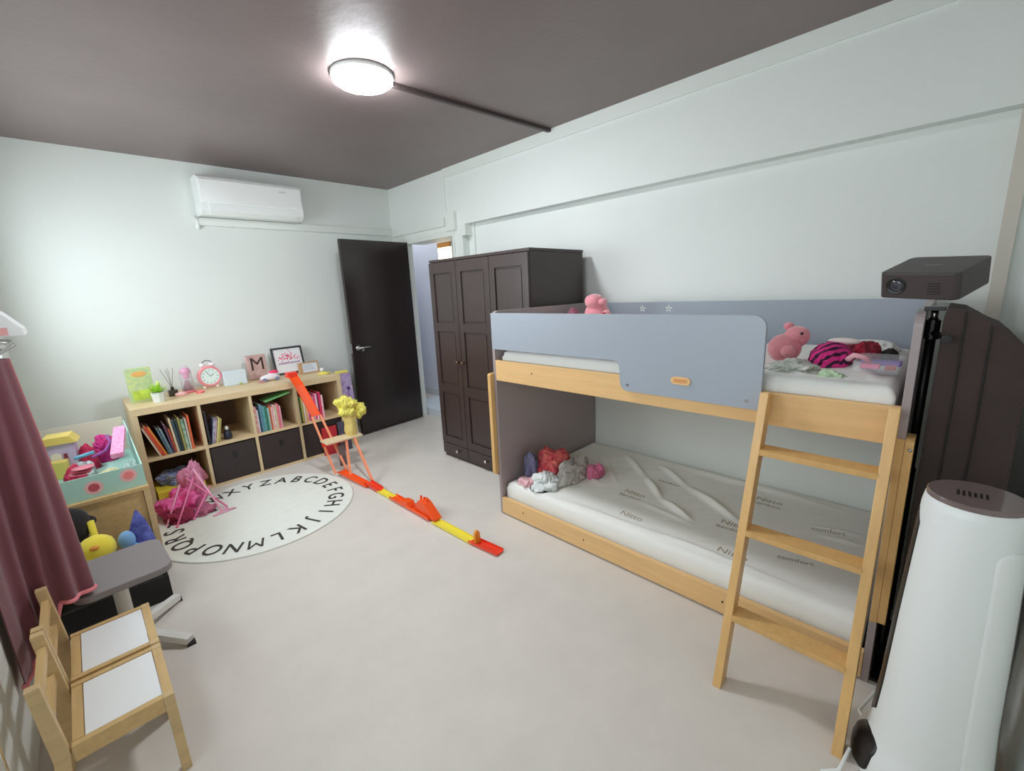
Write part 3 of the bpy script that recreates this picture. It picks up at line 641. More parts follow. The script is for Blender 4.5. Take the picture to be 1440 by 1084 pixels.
rowc(cells[1][0]+0.034, [(0.012,0.20,-11,(206,210,226),'white and blue striped leaning book',(80,84,140)), (0.012,0.20,-11,(216,186,200),'pale pink striped leaning book',(110,80,120)),
 (0.014,0.20,-12,(212,204,130),'pale yellow leaning book',None), (0.010,0.19,-12,(180,168,100),'thin olive leaning book',None)], w, g)
t_ = thing('figurine', 'small black and white figurine beside the leaning books', 'figurine', (-2.045,-0.55,S))
bm = newbm(); add_lathe(bm, [(0.028,0),(0.032,0.02),(0.026,0.06),(0.012,0.075),(0.004,0.078)], (-2.045,-0.55,S), 24); fin('body', bm, plain('dark_blue_black', (36,40,60), 0.4), t_, 0, True)
bm = newbm(); add_ball(bm, (-2.045,-0.55,S+0.092), (0.014,0.014,0.018)); fin('head', bm, M_white, t_, 0, True)
g = 'books in the third cube of the bookcase'; w = 'in the third top cube'
rowc(cells[2][0]+0.006, [(0.016,0.23,0,(228,118,104),'coral topped white spined book',(235,225,225)), (0.010,0.20,0,(226,226,232),'thin white book',None), (0.013,0.22,0,(34,60,98),'navy blue book',None),
 (0.020,0.24,0,(120,160,176),'thick light blue book',(70,130,150)), (0.018,0.22,0,(60,136,146),'teal book with a pattern',(110,180,176)), (0.014,0.22,0,(64,124,104),'sea green book',None), (0.012,0.20,0,(150,200,190),'mint book',None),
 (0.014,0.215,0,(224,110,78),'orange red book',None), (0.012,0.20,0,(240,196,186),'pale salmon book',None), (0.016,0.215,0,(236,228,222),'white book with a pink foot',(230,150,160)), (0.012,0.21,0,(206,210,170),'pale olive book',None), (0.016,0.22,0,(240,130,146),'pink book by the divider',None),
 (0.014,0.20,0,(226,160,170),'rose book touching the divider',None)], w, g)
bk = thing('book', 'green book lying slanted across the tops in the third cube', 'book', (-1.66,-0.5,0.60), g)
Mx = Matrix.Translation((-1.745,-0.60,0.598)) @ Matrix.Rotation(-0.22, 4, 'Y')
bm = newbm(); add_box(bm, 0, 0.21, 0, 0.16, 0, 0.002, Mx); add_box(bm, 0, 0.21, 0, 0.16, 0.012, 0.014, Mx); add_box(bm, 0, 0.21, 0, 0.002, 0.002, 0.012, Mx); fin('cover', bm, plain('leaf_green', (110,176,110), 0.5), bk)
bm = newbm(); add_box(bm, 0.002, 0.208, 0.002, 0.158, 0.002, 0.012, Mx); fin('pages', bm, MP, bk)
g = 'books in the fourth cube of the bookcase'; w = 'in the fourth top cube'
rowc(cells[3][0]+0.006, [(0.020,0.24,0,(76,120,66),'dark green book against the divider',None), (0.016,0.23,0,(206,196,110),'yellow green book',None), (0.014,0.22,0,(236,224,214),'off white book right of the yellow green one',None),
 (0.014,0.22,0,(236,176,120),'light orange book',None),(0.016,0.24,0,(244,176,204),'light pink book',(230,90,150)), (0.012,0.23,0,(180,60,130),'purple magenta book',None), (0.018,0.24,0,(236,120,170),'wide pink patterned book',(250,220,230)), (0.014,0.22,0,(120,130,110),'grey green book amid pink ones',(240,230,235)),
 (0.014,0.24,0,(240,90,150),'hot pink book',None), (0.014,0.24,0,(246,170,190),'rose pink book',(255,230,235)), (0.012,0.23,0,(120,60,110),'plum book',None), (0.018,0.25,0,(232,54,106),'red pink book at the right end',None), (0.016,0.22,0,(240,150,170),'salmon pink book at the far right',(250,225,225))], w, g)
# things in front of the fourth lower bin
bm = newbm(); add_box(bm, -1.335, -1.20, -0.66, -0.645, 0.0, 0.27); q = tag(fin('board_book', bm, plain('red_cover', (196,44,52), 0.4), None, 0.002), 'red upright board book in front of the fourth bin', 'book')
bm = newbm(); add_box(bm, -1.185, -1.07, -0.665, -0.645, 0.0, 0.29); q = tag(fin('board_book', bm, plain('grey_purple_cover', (92,88,108), 0.4, var=0.4, vscale=20), None, 0.002), 'grey purple upright board book at the right end of the bookcase', 'book')

# lower left cube: yellow box, blue things, pink plush
t_ = thing('yellow_box', 'low yellow box in the bottom left cube of the bookcase', 'box', (-2.40,-0.5,0.02))
bm = newbm(); add_box(bm, -2.565, -2.27, -0.66, -0.35, 0.0205, 0.09); fin('tray', bm, plain('yellow_card', (238,214,70), 0.6), t_, 0.003)
bm = newbm(); crumple(bm, (-2.44,-0.48,0.0915), (0.11,0.10,0.09), 51, 0.4, 2.5); tag(fin('cloth', bm, plain('blue_cloth', (58,88,150), 0.85, var=0.7, vscale=20, col2=(190,200,225)), None, 0, True), 'blue and white bundle in the bottom left cube', 'cloth')
bm = newbm(); crumple(bm, (-2.30,-0.60,0.0915), (0.06,0.06,0.085), 52, 0.25, 2); tag(fin('plush_toy', bm, plain('dusty_pink_fur', (214,128,146), 0.95, var=0.4, vscale=30, bump=0.5), None, 0, True), 'dusty pink furry toy at the bottom left cube opening', 'soft toy')

# ------------------------------------------------------------------ things on top of the bookcase
T = KT + 0.0005
t_ = thing('activity_box', 'yellow green box with an orange label on the bookcase left end', 'box', (-2.5,-0.4,T))
Mx = Matrix.Translation((-2.50,-0.34,T)) @ Matrix.Rotation(0.15, 4, 'Z')
bm = newbm(); add_box(bm, -0.075, 0.075, -0.02, 0.02, 0, 0.26, Mx); fin('box', bm, plain('pale_lime_card', (216,226,150), 0.6, var=0.6, vscale=25, col2=(170,196,160)), t_, 0.003)
bm = newbm(); add_prism(bm, [(0.045*math.cos(a*PI/12), 0.215+0.02*math.sin(a*PI/12)) for a in range(24)], 'y', -0.0225, -0.0205, Mx); fin('label', bm, plain('orange_label', (236,178,104), 0.6), t_)
bm = newbm(); add_box(bm, -0.06, 0.065, -0.0225, -0.0205, 0.02, 0.09, Mx); fin('grass_picture', bm, plain('bright_lime', (206,234,90), 0.6, var=0.4, vscale=40), t_)
t_ = thing('tissue_plant', 'frilly lime green plant in a white pot on the bookcase', 'plant', (-2.42,-0.46,T))
bm = newbm(); add_lathe(bm, [(0.036,0),(0.045,0.075),(0.041,0.075),(0.038,0.06)], (-2.42,-0.47,T), 8); fin('pot', bm, plain('white_pot', (222,230,228), 0.4), t_)
bm = newbm()
random.seed(11)
for k_ in range(90):
    a = random.uniform(0, 2*PI); e = random.uniform(0.1, 1.3); L = random.uniform(0.05, 0.10)
    d = Vector((math.cos(a)*math.cos(e), math.sin(a)*math.cos(e), math.sin(e))); b0 = Vector((-2.42,-0.47,T+0.072))
    s = d.cross(Vector((0,0,1))).normalized()*0.008; tip = b0+d*L; mid = b0+d*L*0.55
    v = [bm.verts.new(p) for p in (b0, mid+s, tip, mid-s)]; bm.faces.new(v)
fin('foliage', bm, plain('lime_leaf', (196,232,96), 0.6), t_)
t_ = thing('reed_diffuser', 'small black reed diffuser between the plant and the glass dome', 'diffuser', (-2.315,-0.3,T))
bm = newbm(); add_box(bm, -2.34, -2.28, -0.33, -0.27, T, T+0.05); add_tube(bm, [(-2.31,-0.30,T+0.05),(-2.31,-0.30,T+0.072)], 0.012, 14); fin('bottle', bm, plain('dark_bottle', (52,46,42), 0.15), t_, 0.004)
for dx_, dy_ in ((-0.05,0.02),(-0.02,-0.02),(0.03,0.01),(0.0,0.03)):
    bm = newbm(); add_tube(bm, [(-2.31,-0.30,T+0.06),(-2.31+dx_,-0.30+dy_,T+0.22)], 0.0018, 6); fin('reed', bm, plain('grey_reed', (120,118,112), 0.8), t_)
t_ = thing('glass_dome', 'glass dome with a pink doll figure on a pink base', 'ornament', (-2.20,-0.25,T))
bm = newbm(); add_lathe(bm, [(0.05,0),(0.052,0.012),(0.046,0.018),(0.01,0.018)], (-2.20,-0.25,T), 32); fin('base', bm, plain('rose_base', (226,120,130), 0.4), t_, 0, True)
bm = newbm(); add_lathe(bm, [(0.028,0.018),(0.034,0.03),(0.022,0.075),(0.012,0.105)], (-2.20,-0.25,T), 24); dl_ = fin('figure', bm, plain('doll_dress', (196,90,120), 0.6, var=0.7, vscale=50, col2=(60,40,50)), t_, 0, True)
bm = newbm(); add_ball(bm, (-2.20,-0.25,T+0.135), (0.024,0.024,0.026)); add_ball(bm, (-2.20,-0.25,T+0.175), (0.036,0.036,0.032)); fin('hair', bm, plain('candy_pink', (240,110,180), 0.6), dl_, 0, True)
bm = newbm(); pr_ = [(0.044,0.0185),(0.045,0.12),(0.042,0.17),(0.032,0.205),(0.016,0.222),(0.001,0.226)]
add_lathe(bm, pr_ + [(0.015,0.220),(0.0305,0.203),(0.0405,0.169),(0.0435,0.12),(0.0425,0.0185)], (-2.20,-0.25,T), 40); fin('glass', bm, mat('thin_dome', (225,228,235), 0.05, alpha=0.22), t_, 0, True)
bm = newbm(); crumple(bm, (-2.27,-0.36,T), (0.04,0.03,0.025), 61, 0.3, 2); tag(fin('trinket', bm, plain('pale_pink_lump', (246,196,190), 0.6), None, 0, True), 'pale pink trinket left of the glass dome base', 'ornament')
bm = newbm(); crumple(bm, (-2.14,-0.37,T), (0.035,0.025,0.018), 62, 0.3, 2); tag(fin('trinket', bm, plain('coral_lump', (238,120,124), 0.6), None, 0, True), 'coral trinket in front of the glass dome', 'ornament')
t_ = thing('alarm_clock', 'round pink alarm clock with a dark handle on the bookcase', 'clock', (-2.03,-0.22,T))
Mc = Matrix.Translation((-2.035,-0.22,T+0.105)) @ Matrix.Rotation(0.12, 4, 'Z') @ Matrix.Rotation(PI/2, 4, 'X')
bm = newbm(); add_lathe(bm, [(0.07,-0.025),(0.086,-0.018),(0.09,0.0),(0.086,0.02),(0.078,0.026),(0.07,0.02),(0.01,0.02)], seg=48, M=Mc); fin('case', bm, plain('clock_pink', (240,152,160), 0.3), t_, 0, True)
bm = newbm(); add_lathe(bm, [(0.069,0.0195),(0.069,0.022),(0.002,0.022)], seg=40, M=Mc); f_ = fin('dial', bm, plain('dial_white', (226,244,240), 0.4), t_)
bm = newbm()
for k_ in range(12):
    a = k_*PI/6; add_box(bm, -0.002, 0.002, 0.050, 0.060, 0.022, 0.0228, Mc @ Matrix.Rotation(a, 4, 'Z'))
add_box(bm, -0.002, 0.002, 0, 0.035, 0.022, 0.023, Mc @ Matrix.Rotation(-1.0, 4, 'Z')); add_box(bm, -0.0015, 0.0015, 0, 0.048, 0.022, 0.0235, Mc @ Matrix.Rotation(0.5, 4, 'Z'))
fin('hands_and_marks', bm, M_ink, f_)
for s_ in (-1, 1):
    bm = newbm(); add_ball(bm, (-2.035+s_*0.045,-0.215,T+0.012), (0.014,0.014,0.013)); fin('foot', bm, plain('clock_foot', (250,240,235), 0.4), t_, 0, True)
    bm = newbm(); add_ball(bm, (-2.035+s_*0.035,-0.215,T+0.203), (0.024,0.022,0.017)); fin('bell', bm, plain('bell_white', (235,232,235), 0.3), t_, 0, True)
bm = newbm(); add_tube(bm, [(-2.075,-0.215,T+0.21),(-2.06,-0.215,T+0.232),(-2.035,-0.215,T+0.24),(-2.01,-0.215,T+0.232),(-1.995,-0.215,T+0.21)], 0.004, 8); fin('handle', bm, plain('handle_dark', (96,92,100), 0.3), t_, 0, True)
bm = newbm(); add_box(bm, -1.945, -1.77, -0.27, -0.20, T, T+0.125, Matrix()); w_o = tag(fin('white_box', bm, plain('bluish_white_box', (212,226,234), 0.4), None, 0.006), 'bluish white box between the pink clock and the letter picture', 'box')
bm = newbm(); add_ball(bm, (-1.83,-0.30,T+0.012), (0.012,0.012,0.012)); tag(fin('trinket', bm, plain('olive_bead', (170,180,110), 0.5), None, 0, True), 'tiny olive trinket in front of the bluish white box', 'ornament')
# letter picture
t_ = thing('letter_picture', 'floral picture block with a dark letter M on the bookcase', 'picture', (-1.62,-0.1,T))
Mx = Matrix.Translation((-1.635,-0.12,T)) @ Matrix.Rotation(0.12, 4, 'Z') @ Matrix.Rotation(-0.08, 4, 'X')
bm = newbm(); add_box(bm, -0.082, 0.082, -0.02, 0.02, 0.003, 0.225, Mx); fin('block', bm, plain('floral_pink', (218,188,178), 0.6, var=0.6, vscale=22, col2=(190,150,150)), t_, 0.003)
me = text_mesh('M', 0.17, 0.001, 'letter', plain('letter_brown', (66,48,42), 0.5), Mx @ Matrix.Translation((0,-0.0212,0.135)) @ Matrix.Rotation(PI/2, 4, 'X')); o = bpy.data.objects.new('letter', me); COL.objects.link(o); place(o, t_)
# white and pink toy in front
t_ = thing('toy_car', 'small white and pink toy in front of the letter picture', 'toy', (-1.60,-0.3,T))
bm = newbm(); add_ball(bm, (-1.60,-0.33,T+0.03), (0.085,0.035,0.03)); add_ball(bm, (-1.57,-0.33,T+0.05), (0.045,0.028,0.03)); fin('body', bm, plain('toy_white', (232,226,232), 0.4), t_, 0, True)
bm = newbm(); add_ball(bm, (-1.565,-0.335,T+0.075), (0.04,0.024,0.018)); fin('bow', bm, plain('toy_hot_pink', (236,60,110), 0.5), t_, 0, True)
for s_ in (-0.055, 0.05):
    bm = newbm(); add_tube(bm, [(-1.60+s_,-0.375,T+0.016),(-1.60+s_,-0.36,T+0.016)], 0.016, 16); fin('wheel', bm, plain('toy_blue_grey', (120,130,160), 0.5), t_)
bm = newbm(); add_box(bm, -1.71, -1.66, -0.40, -0.33, T, T+0.012); tag(fin('trinket', bm, plain('dusty_rose', (190,140,140), 0.5), None, 0.003), 'flat dusty pink piece lying left of the white toy', 'ornament')
# black framed picture
t_ = thing('picture_frame', 'black framed drawing with pink dots leaning on the back wall', 'picture frame', (-1.34,-0.1,T))
Mx = Matrix.Translation((-1.345,-0.115,T)) @ Matrix.Rotation(0.06, 4, 'Z') @ Matrix.Rotation(-0.2, 4, 'X')
bm = newbm(); fw, fh, ft_ = 0.145, 0.265, 0.018
add_box(bm, -fw, fw, -0.012, 0.004, 0, ft_, Mx); add_box(bm, -fw, fw, -0.012, 0.004, fh-ft_, fh, Mx); add_box(bm, -fw, -fw+ft_, -0.012, 0.004, ft_, fh-ft_, Mx); add_box(bm, fw-ft_, fw, -0.012, 0.004, ft_, fh-ft_, Mx); fin('frame', bm, plain('frame_black', (64,62,68), 0.4), t_)
bm = newbm(); add_box(bm, -fw+ft_, fw-ft_, -0.006, 0.003, ft_, fh-ft_, Mx); sh = fin('sheet', bm, plain('picture_white', (240,240,242), 0.3), t_)
random.seed(3)
bmA = newbm(); bmB = newbm()
for k_ in range(70):
    x = random.gauss(0, 0.05); z = 0.165 + random.gauss(0, 0.022)
    if abs(x) > 0.11: continue
    add_tube(bmA, [Mx @ Vector((x,-0.006,z)), Mx @ Vector((x,-0.0068,z))], random.uniform(0.003,0.007), 8)
for k_ in range(15):
    x = -0.095+k_*0.0135; add_box(bmB, x, x+0.009, -0.0068, -0.006, 0.10+random.uniform(-.003,.003), 0.115, Mx)
fin('pink_dots', bmA, plain('dot_pink', (236,90,130), 0.6), sh); fin('name_letters', bmB, plain('letters_purple', (150,90,150), 0.6), sh)
# small wooden frame
t_ = thing('photo_frame', 'small light wood frame in front of the black framed drawing', 'picture frame', (-1.22,-0.25,T))
Mx = Matrix.Translation((-1.225,-0.26,T)) @ Matrix.Rotation(0.1, 4, 'Z') @ Matrix.Rotation(-0.1, 4, 'X')
bm = newbm(); fw, fh, ft_ = 0.095, 0.11, 0.012
add_box(bm, -fw, fw, -0.012, 0.02, 0, ft_, Mx); add_box(bm, -fw, fw, -0.012, 0.02, fh-ft_, fh, Mx); add_box(bm, -fw, -fw+ft_+.02, -0.012, 0.02, ft_, fh-ft_, Mx); add_box(bm, fw-ft_, fw, -0.012, 0.02, ft_, fh-ft_, Mx); fin('frame', bm, plain('frame_oak', (196,160,124), 0.5), t_)
bm = newbm(); add_box(bm, -fw+ft_+.02, fw-ft_, -0.008, 0.01, ft_, fh-ft_, Mx); s_ = fin('card', bm, plain('card_blue_white', (222,230,240), 0.5), t_)
bm = newbm()
for k_ in range(4): add_box(bm, -0.05, 0.06-0.01*k_, -0.0086, -0.008, 0.035+k_*0.014, 0.038+k_*0.014, Mx)
fin('text_lines', bm, plain('line_grey', (140,150,175), 0.5), s_)
bm = newbm(); add_ball(bm, (-1.11,-0.28,T+0.018), (0.022,0.018,0.018)); tag(fin('trinket', bm, M_white, None, 0, True), 'small white trinket right of the light wood frame', 'ornament')
bm = newbm(); crumple(bm, (-1.16,-0.46,T), (0.055,0.05,0.02), 66, 0.4, 2.5); tag(fin('paper_bundle', bm, plain('yellow_paper', (232,216,110), 0.7), None, 0, True), 'small yellow paper bundle on the bookcase right end', 'paper')
# purple patterned bag on a narrow crate beside the bookcase
t_ = thing('narrow_crate', 'narrow pale crate standing right of the bookcase under the lilac bag', 'crate', (-1.0,-0.5,0))
boxobj('box', (-1.075, -0.94, -0.55, -0.42, 0.0, 0.42), plain('pale_beige_card', (214,196,160), 0.6), t_, 0.003)
t_ = thing('paper_bag', 'lilac patterned paper bag on the crate right of the bookcase', 'bag', (-1.0,-0.5,0.42))
bm = newbm(); add_prism(bm, [(-1.078,0.421),(-0.925,0.421),(-0.945,0.715),(-1.075,0.725)], 'y', -0.53, -0.46); fin('bag', bm, plain('lilac_pattern', (212,198,230), 0.5, var=0.8, vscale=28, col2=(156,118,190)), t_)
bm = newbm(); add_tube(bm, [(-0.975,-0.531,0.57),(-0.975,-0.533,0.57)], 0.016, 16); fin('dark_dot', bm, plain('dark_violet', (70,60,110), 0.5), t_)
bm = newbm(); add_box(bm, -1.07, -0.955, -0.52, -0.47, 0.722, 0.745); fin('yellow_tissue', bm, plain('yellow_paper', (232,216,110), 0.7), t_, 0.004)

# ------------------------------------------------------------------ toy car track
M_or = plain('track_orange', (246,88,28), 0.35); M_or2 = plain('track_peach', (244,150,110), 0.4); M_yl = plain('track_yellow', (240,222,70), 0.35)
t_ = thing('toy_track', 'orange and yellow toy car track running down from the bookcase', 'toy track', (-1.36,-2.0,0))
def channel(name, pts, w, m, side=Vector((1,0,0)), lip=0.012, parent=t_):
    bm = newbm()
    for a, b in zip(pts, pts[1:]):
        a = Vector(a); b = Vector(b); d = (b-a).normalized(); s = (side - d*side.dot(d)).normalized(); n = s.cross(d)
        if n.z < 0: n = -n
        bar(bm, a, b, w, 0.004, s)
        for q in (-1, 1): bar(bm, a+s*(q*w/2)+n*lip/2, b+s*(q*w/2)+n*lip/2, 0.004, lip, s)
    return fin(name, bm, m, parent)
channel('ramp', [(-1.515,-0.66,0.80),(-1.50,-0.74,0.72),(-1.46,-0.92,0.47)], 0.07, M_or)
boxobj('ramp_hook', (-1.555,-1.475,-0.675,-0.60,0.785,0.83), plain('track_red', (240,60,40), 0.35), t_, 0.004)
for dx_ in (-0.035, 0.035):
    bm = newbm(); bar(bm, (-1.46+dx_,-0.92,0.47), (-1.43+dx_*1.4,-1.22,0.03), 0.014, 0.02, Vector((1,0,0))); fin('ramp_rail', bm, M_or2, t_, 0.002)
boxobj('cross_bar', (-1.50,-1.30,-1.09,-1.06,0.235,0.27), plain('track_red', (240,60,40), 0.35), t_, 0.003)
boxobj('platform', (-1.50,-1.19,-1.18,-1.04,0.272,0.287), plain('platform_cream', (226,206,168), 0.5), t_, 0.003)
for x0_, x1_ in ((-1.26,-1.345),(-1.33,-1.40)):
    bm = newbm(); bar(bm, (x0_,-1.16,0.268), (x1_,-1.60 if x0_ > -1.3 else -1.32,0.012), 0.016, 0.022, Vector((1,0,0))); fin('support_leg', bm, M_or2, t_, 0.002)
boxobj('brace_panel', (-1.40,-1.345,-1.15,-1.135,0.05,0.235), plain('grey_panel', (110,98,98), 0.5), t_, 0.002)
channel('floor_ramp', [(-1.43,-1.20,0.03),(-1.39,-1.62,0.008)], 0.06, M_or)
channel('connector', [(-1.38,-1.58,0.02),(-1.375,-1.76,0.008)], 0.055, plain('track_red_orange', (236,66,40), 0.35), lip=0.022)
channel('yellow_track', [(-1.375,-1.76,0.006),(-1.372,-1.96,0.006)], 0.05, M_yl)
channel('booster', [(-1.372,-1.94,0.012),(-1.368,-2.42,0.012)], 0.055, M_or, lip=0.02)
bm = newbm(); add_prism(bm, [(-2.06,0.02),(-2.10,0.05),(-2.17,0.055),(-2.19,0.02)], 'x', -1.40, -1.34); fin('launcher', bm, M_or, t_, 0.003)
bm = newbm(); add_prism(bm, [(-2.24,0.02),(-2.26,0.07),(-2.31,0.115),(-2.36,0.10),(-2.47,0.02)], 'x', -1.385, -1.32); fn = fin('jump_shield', bm, plain('shield_orange', (244,84,24), 0.35), t_, 0.003)
for y_ in (-2.28, -2.315, -2.35):
    bm = newbm(); bar(bm, (-1.35,y_,0.09), (-1.345,y_,0.125), 0.010, 0.012, Vector((1,0,0))); fin('tooth', bm, M_or, fn)
channel('yellow_track', [(-1.366,-2.45,0.006),(-1.356,-2.83,0.006)], 0.055, M_yl)
channel('end_stop', [(-1.356,-2.81,0.010),(-1.336,-3.03,0.010)], 0.058, plain('track_red_orange', (236,66,40), 0.35), lip=0.016)
bm = newbm(); add_prism(bm, [(-1.372,0.01),(-1.330,0.01),(-1.332,0.075),(-1.350,0.095),(-1.368,0.08)], 'y', -2.86, -2.845); fin('flag', bm, plain('flag_amber', (232,150,50), 0.4), t_, 0.002)
# yellow bundle on the platform
bm = newbm(); 
yb = thing('paper_bouquet', 'yellow ruffled paper bundle standing on the track platform', 'paper', (-1.28,-1.1,0.288))
prof2 = [(0.045,0.0),(0.05,0.04),(0.048,0.10),(0.055,0.16),(0.07,0.2),(0.03,0.21)]
add_lathe(bm, prof2, (-1.255,-1.11,0.2885), 28)
for v in bm.verts:
    v.co += Vector((noise.noise(v.co*40)*0.010, noise.noise(v.co*40+Vector((5,0,0)))*0.010, 0))
fin('wrap', bm, plain('straw_wrap', (222,200,120), 0.6), yb, 0, False)
bm = newbm(); crumple(bm, (-1.265,-1.11,0.545), (0.095,0.085,0.085), 71, 0.5, 2.6, flat=False)
crumple(bm, (-1.175,-1.12,0.49), (0.06,0.06,0.075), 72, 0.4, 2.4, flat=False); fin('ruffle', bm, plain('ruffle_yellow', (236,226,110), 0.6), yb, 0, True)

# ------------------------------------------------------------------ pink heap beside the rug
MPk = [plain('hot_pink_plastic', (236,50,140), 0.4), plain('pink_plastic', (244,130,180), 0.35), plain('pale_pink_plastic', (246,176,206), 0.35)]
bm = newbm(); crumple(bm, (-2.47,-0.93,0.0), (0.13,0.14,0.14), 81, 0.5, 3); tag(fin('doll_dress', bm, plain('magenta_tulle', (222,40,130), 0.7, var=0.7, vscale=18, col2=(245,130,190)), None, 0, True), 'crumpled magenta doll dress at the heap before the bookcase', 'doll dress')
bm = newbm(); crumple(bm, (-2.37,-0.80,0.0), (0.085,0.09,0.25), 82, 0.45, 3); tag(fin('doll_dress', bm, plain('light_pink_tulle', (234,150,180), 0.7, var=0.4, vscale=25), None, 0, True), 'light pink tulle bundle at the heap below the furry toy', 'doll dress')
bm = newbm(); crumple(bm, (-2.50,-1.08,0.0), (0.09,0.08,0.07), 83, 0.5, 3); tag(fin('cloth', bm, plain('wine_cloth', (150,44,76), 0.8), None, 0, True), 'wine red cloth low at the front of the pink heap', 'cloth')
bm = newbm(); crumple(bm, (-2.37,-1.09,0.0105), (0.08,0.06,0.05), 84, 0.5, 3); tag(fin('cloth', bm, plain('rose_cloth', (206,120,150), 0.8, var=0.5, vscale=20), None, 0, True), 'rose coloured cloth on the rug edge by the pink heap', 'cloth')
rods = [((-2.585,-1.12,0.012),(-2.46,-0.98,0.22),2,'leftmost pale pink rod leaning on the heap'), ((-2.54,-1.20,0.018),(-2.38,-1.0,0.25),1,'long pink rod leaning across the front of the heap'),
        ((-2.28,-1.16,0.018),(-2.36,-0.92,0.29),2,'pale pink rod standing at the right of the heap'), ((-2.24,-1.12,0.018),(-2.42,-0.98,0.26),1,'pink rod crossing the heap to the left'),
        ((-2.44,-1.16,0.018),(-2.30,-1.02,0.16),1,'short pink rod in the middle of the heap')]
for a, b, mi, lab in rods:
    bm = newbm(); a = Vector(a); b = Vector(b); add_tube(bm, [a, a*0.5+b*0.5, b], 0.006, 8)
    r = tag(fin('toy_rod', bm, MPk[mi], None, 0, True), lab, 'toy rod', 'pink toy rods in the heap')
    bm = newbm(); add_ball(bm, a+Vector((0,0,0.0)), 0.009, sub=2); fin('end_knob', bm, MPk[mi], r, 0, True)
t2 = thing('toy_hanger', 'pink toy hanger lying at the rug edge by the heap', 'toy hanger', (-2.26,-1.2,0.01))
bm = newbm(); add_tube(bm, [(-2.34,-1.22,0.016),(-2.27,-1.17,0.016),(-2.20,-1.20,0.016),(-2.34,-1.22,0.016)], 0.005, 8)
add_tube(bm, [(-2.27,-1.17,0.016),(-2.255,-1.15,0.016),(-2.235,-1.155,0.016)], 0.004, 8); fin('hanger', bm, MPk[2], t2, 0, True)

# ------------------------------------------------------------------ pine chest and teal box of toys
cx0, cx1, cy0, cy1 = -3.08, -2.65, -1.65, -0.72
t_ = thing('pine_chest', 'pine chest left of the rug under the teal toy box', 'chest', (-2.86,-1.2,0))
boxobj('front_board', (cx0+0.03, cx1-0.03, cy0+0.012, cy0+0.03, 0.14, 0.47), M_pineH, t_, 0.001)
boxobj('back_board', (cx0+0.03, cx1-0.03, cy1-0.02, cy1, 0.14, 0.47), M_pineH, t_, 0.001)
for x in (cx0, cx1-0.028): boxobj('side_frame', (x, x+0.028, cy0, cy1, 0.0, 0.47), M_pine, t_, 0.002)
boxobj('lid', (cx0, cx1, cy0, cy1, 0.4705, 0.49), M_pineH, t_, 0.002)
M_teal = plain('teal_card', (176,218,206), 0.6)
t_ = thing('toy_box', 'open teal cardboard box of toys on the pine chest', 'box', (-2.86,-1.2,0.49))
zb = 0.4905
bm = newbm(); bx0, bx1, by0, by1 = -3.06, -2.655, -1.62, -0.75
add_box(bm, bx0, bx1, by0, by1, zb, zb+0.006); 
add_box(bm, bx0, bx1, by0, by0+0.006, zb+.006, 0.61)
add_prism(bm, [(by0+.006,zb+.006),(by1,zb+.006),(by1,0.70),(by1-0.3,0.68),(by0+.006,0.61)], 'x', bx1-0.006, bx1)
add_prism(bm, [(by0+.006,zb+.006),(by1,zb+.006),(by1,0.70),(by1-0.3,0.68),(by0+.006,0.61)], 'x', bx0, bx0+0.006)
fin('carton', bm, M_teal, t_)
boxobj('back_flap', (bx0+.006, bx1-.006, by1-0.006, by1, zb+.006, 0.725), plain('cream_card', (226,216,196), 0.6), t_)
for (x, z, cc) in ((-2.86, 0.545, (196,86,100)), (-2.72, 0.565, (244,140,140))):
    bm = newbm(); add_tube(bm, [(x, by0-0.001, z), (x, by0, z)], 0.036, 24); d1 = fin('round_print', bm, plain('pale_rose_print', (240,190,190), 0.6), t_)
    bm = newbm(); add_tube(bm, [(x, by0-0.002, z), (x, by0-0.001, z)], 0.022, 20); fin('round_print_centre', bm, plain('print_%d' % cc[1], cc, 0.6), d1)
# toys in the box
z0 = zb+0.007
t2 = thing('toy_house', 'purple toy house with a yellow roof in the teal box', 'toy house', (-2.97,-1.1,z0))
Mx = Matrix.Translation((-2.965,-1.02,z0)) @ Matrix.Rotation(-0.15, 4, 'Z')
bm = newbm(); add_box(bm, -0.065, 0.065, -0.05, 0.05, 0, 0.19, Mx); fin('walls', bm, plain('lilac_wall', (206,190,220), 0.5), t2, 0.003)
bm = newbm(); add_prism(bm, [(-0.085,0.19),(0.085,0.19),(0.055,0.235),(-0.055,0.235)], 'y', -0.065, 0.065, Mx); fin('roof', bm, plain('roof_yellow', (238,212,110), 0.5), t2, 0.003)
bm = newbm(); add_prism(bm, rounded(-0.04, 0.005, 0.08, 0.14, 0.02), 'y', -0.053, -0.0505, Mx); fin('window_opening', bm, plain('window_cream', (236,230,222), 0.5), t2)
bm = newbm(); add_box(bm, 0.015, 0.03, -0.056, -0.0505, 0.06, 0.13, Mx); fin('figure', bm, plain('wine_red_plastic', (130,40,60), 0.5), t2)
bm = newbm(); add_box(bm, -0.09, 0.03, -0.12, -0.055, 0.0, 0.10, Mx); fin('step', bm, plain('step_yellow', (240,220,120), 0.5), t2, 0.003)
bm = newbm(); add_prism(bm, rounded(-0.028, 0.028, -0.18, 0.24, 0.012), 'z', 0, 0.03, Matrix.Translation((-2.72,-1.27,0.655)) @ Matrix.Rotation(-0.12, 4, 'Z') @ Matrix.Rotation(0.16, 4, 'X'))
q = tag(fin('pencil_case', bm, plain('pink_dotted', (242,120,180), 0.5, var=0.3, vscale=60, col2=(250,190,220)), None, 0.004), 'long pink case leaning out of the teal box', 'case')
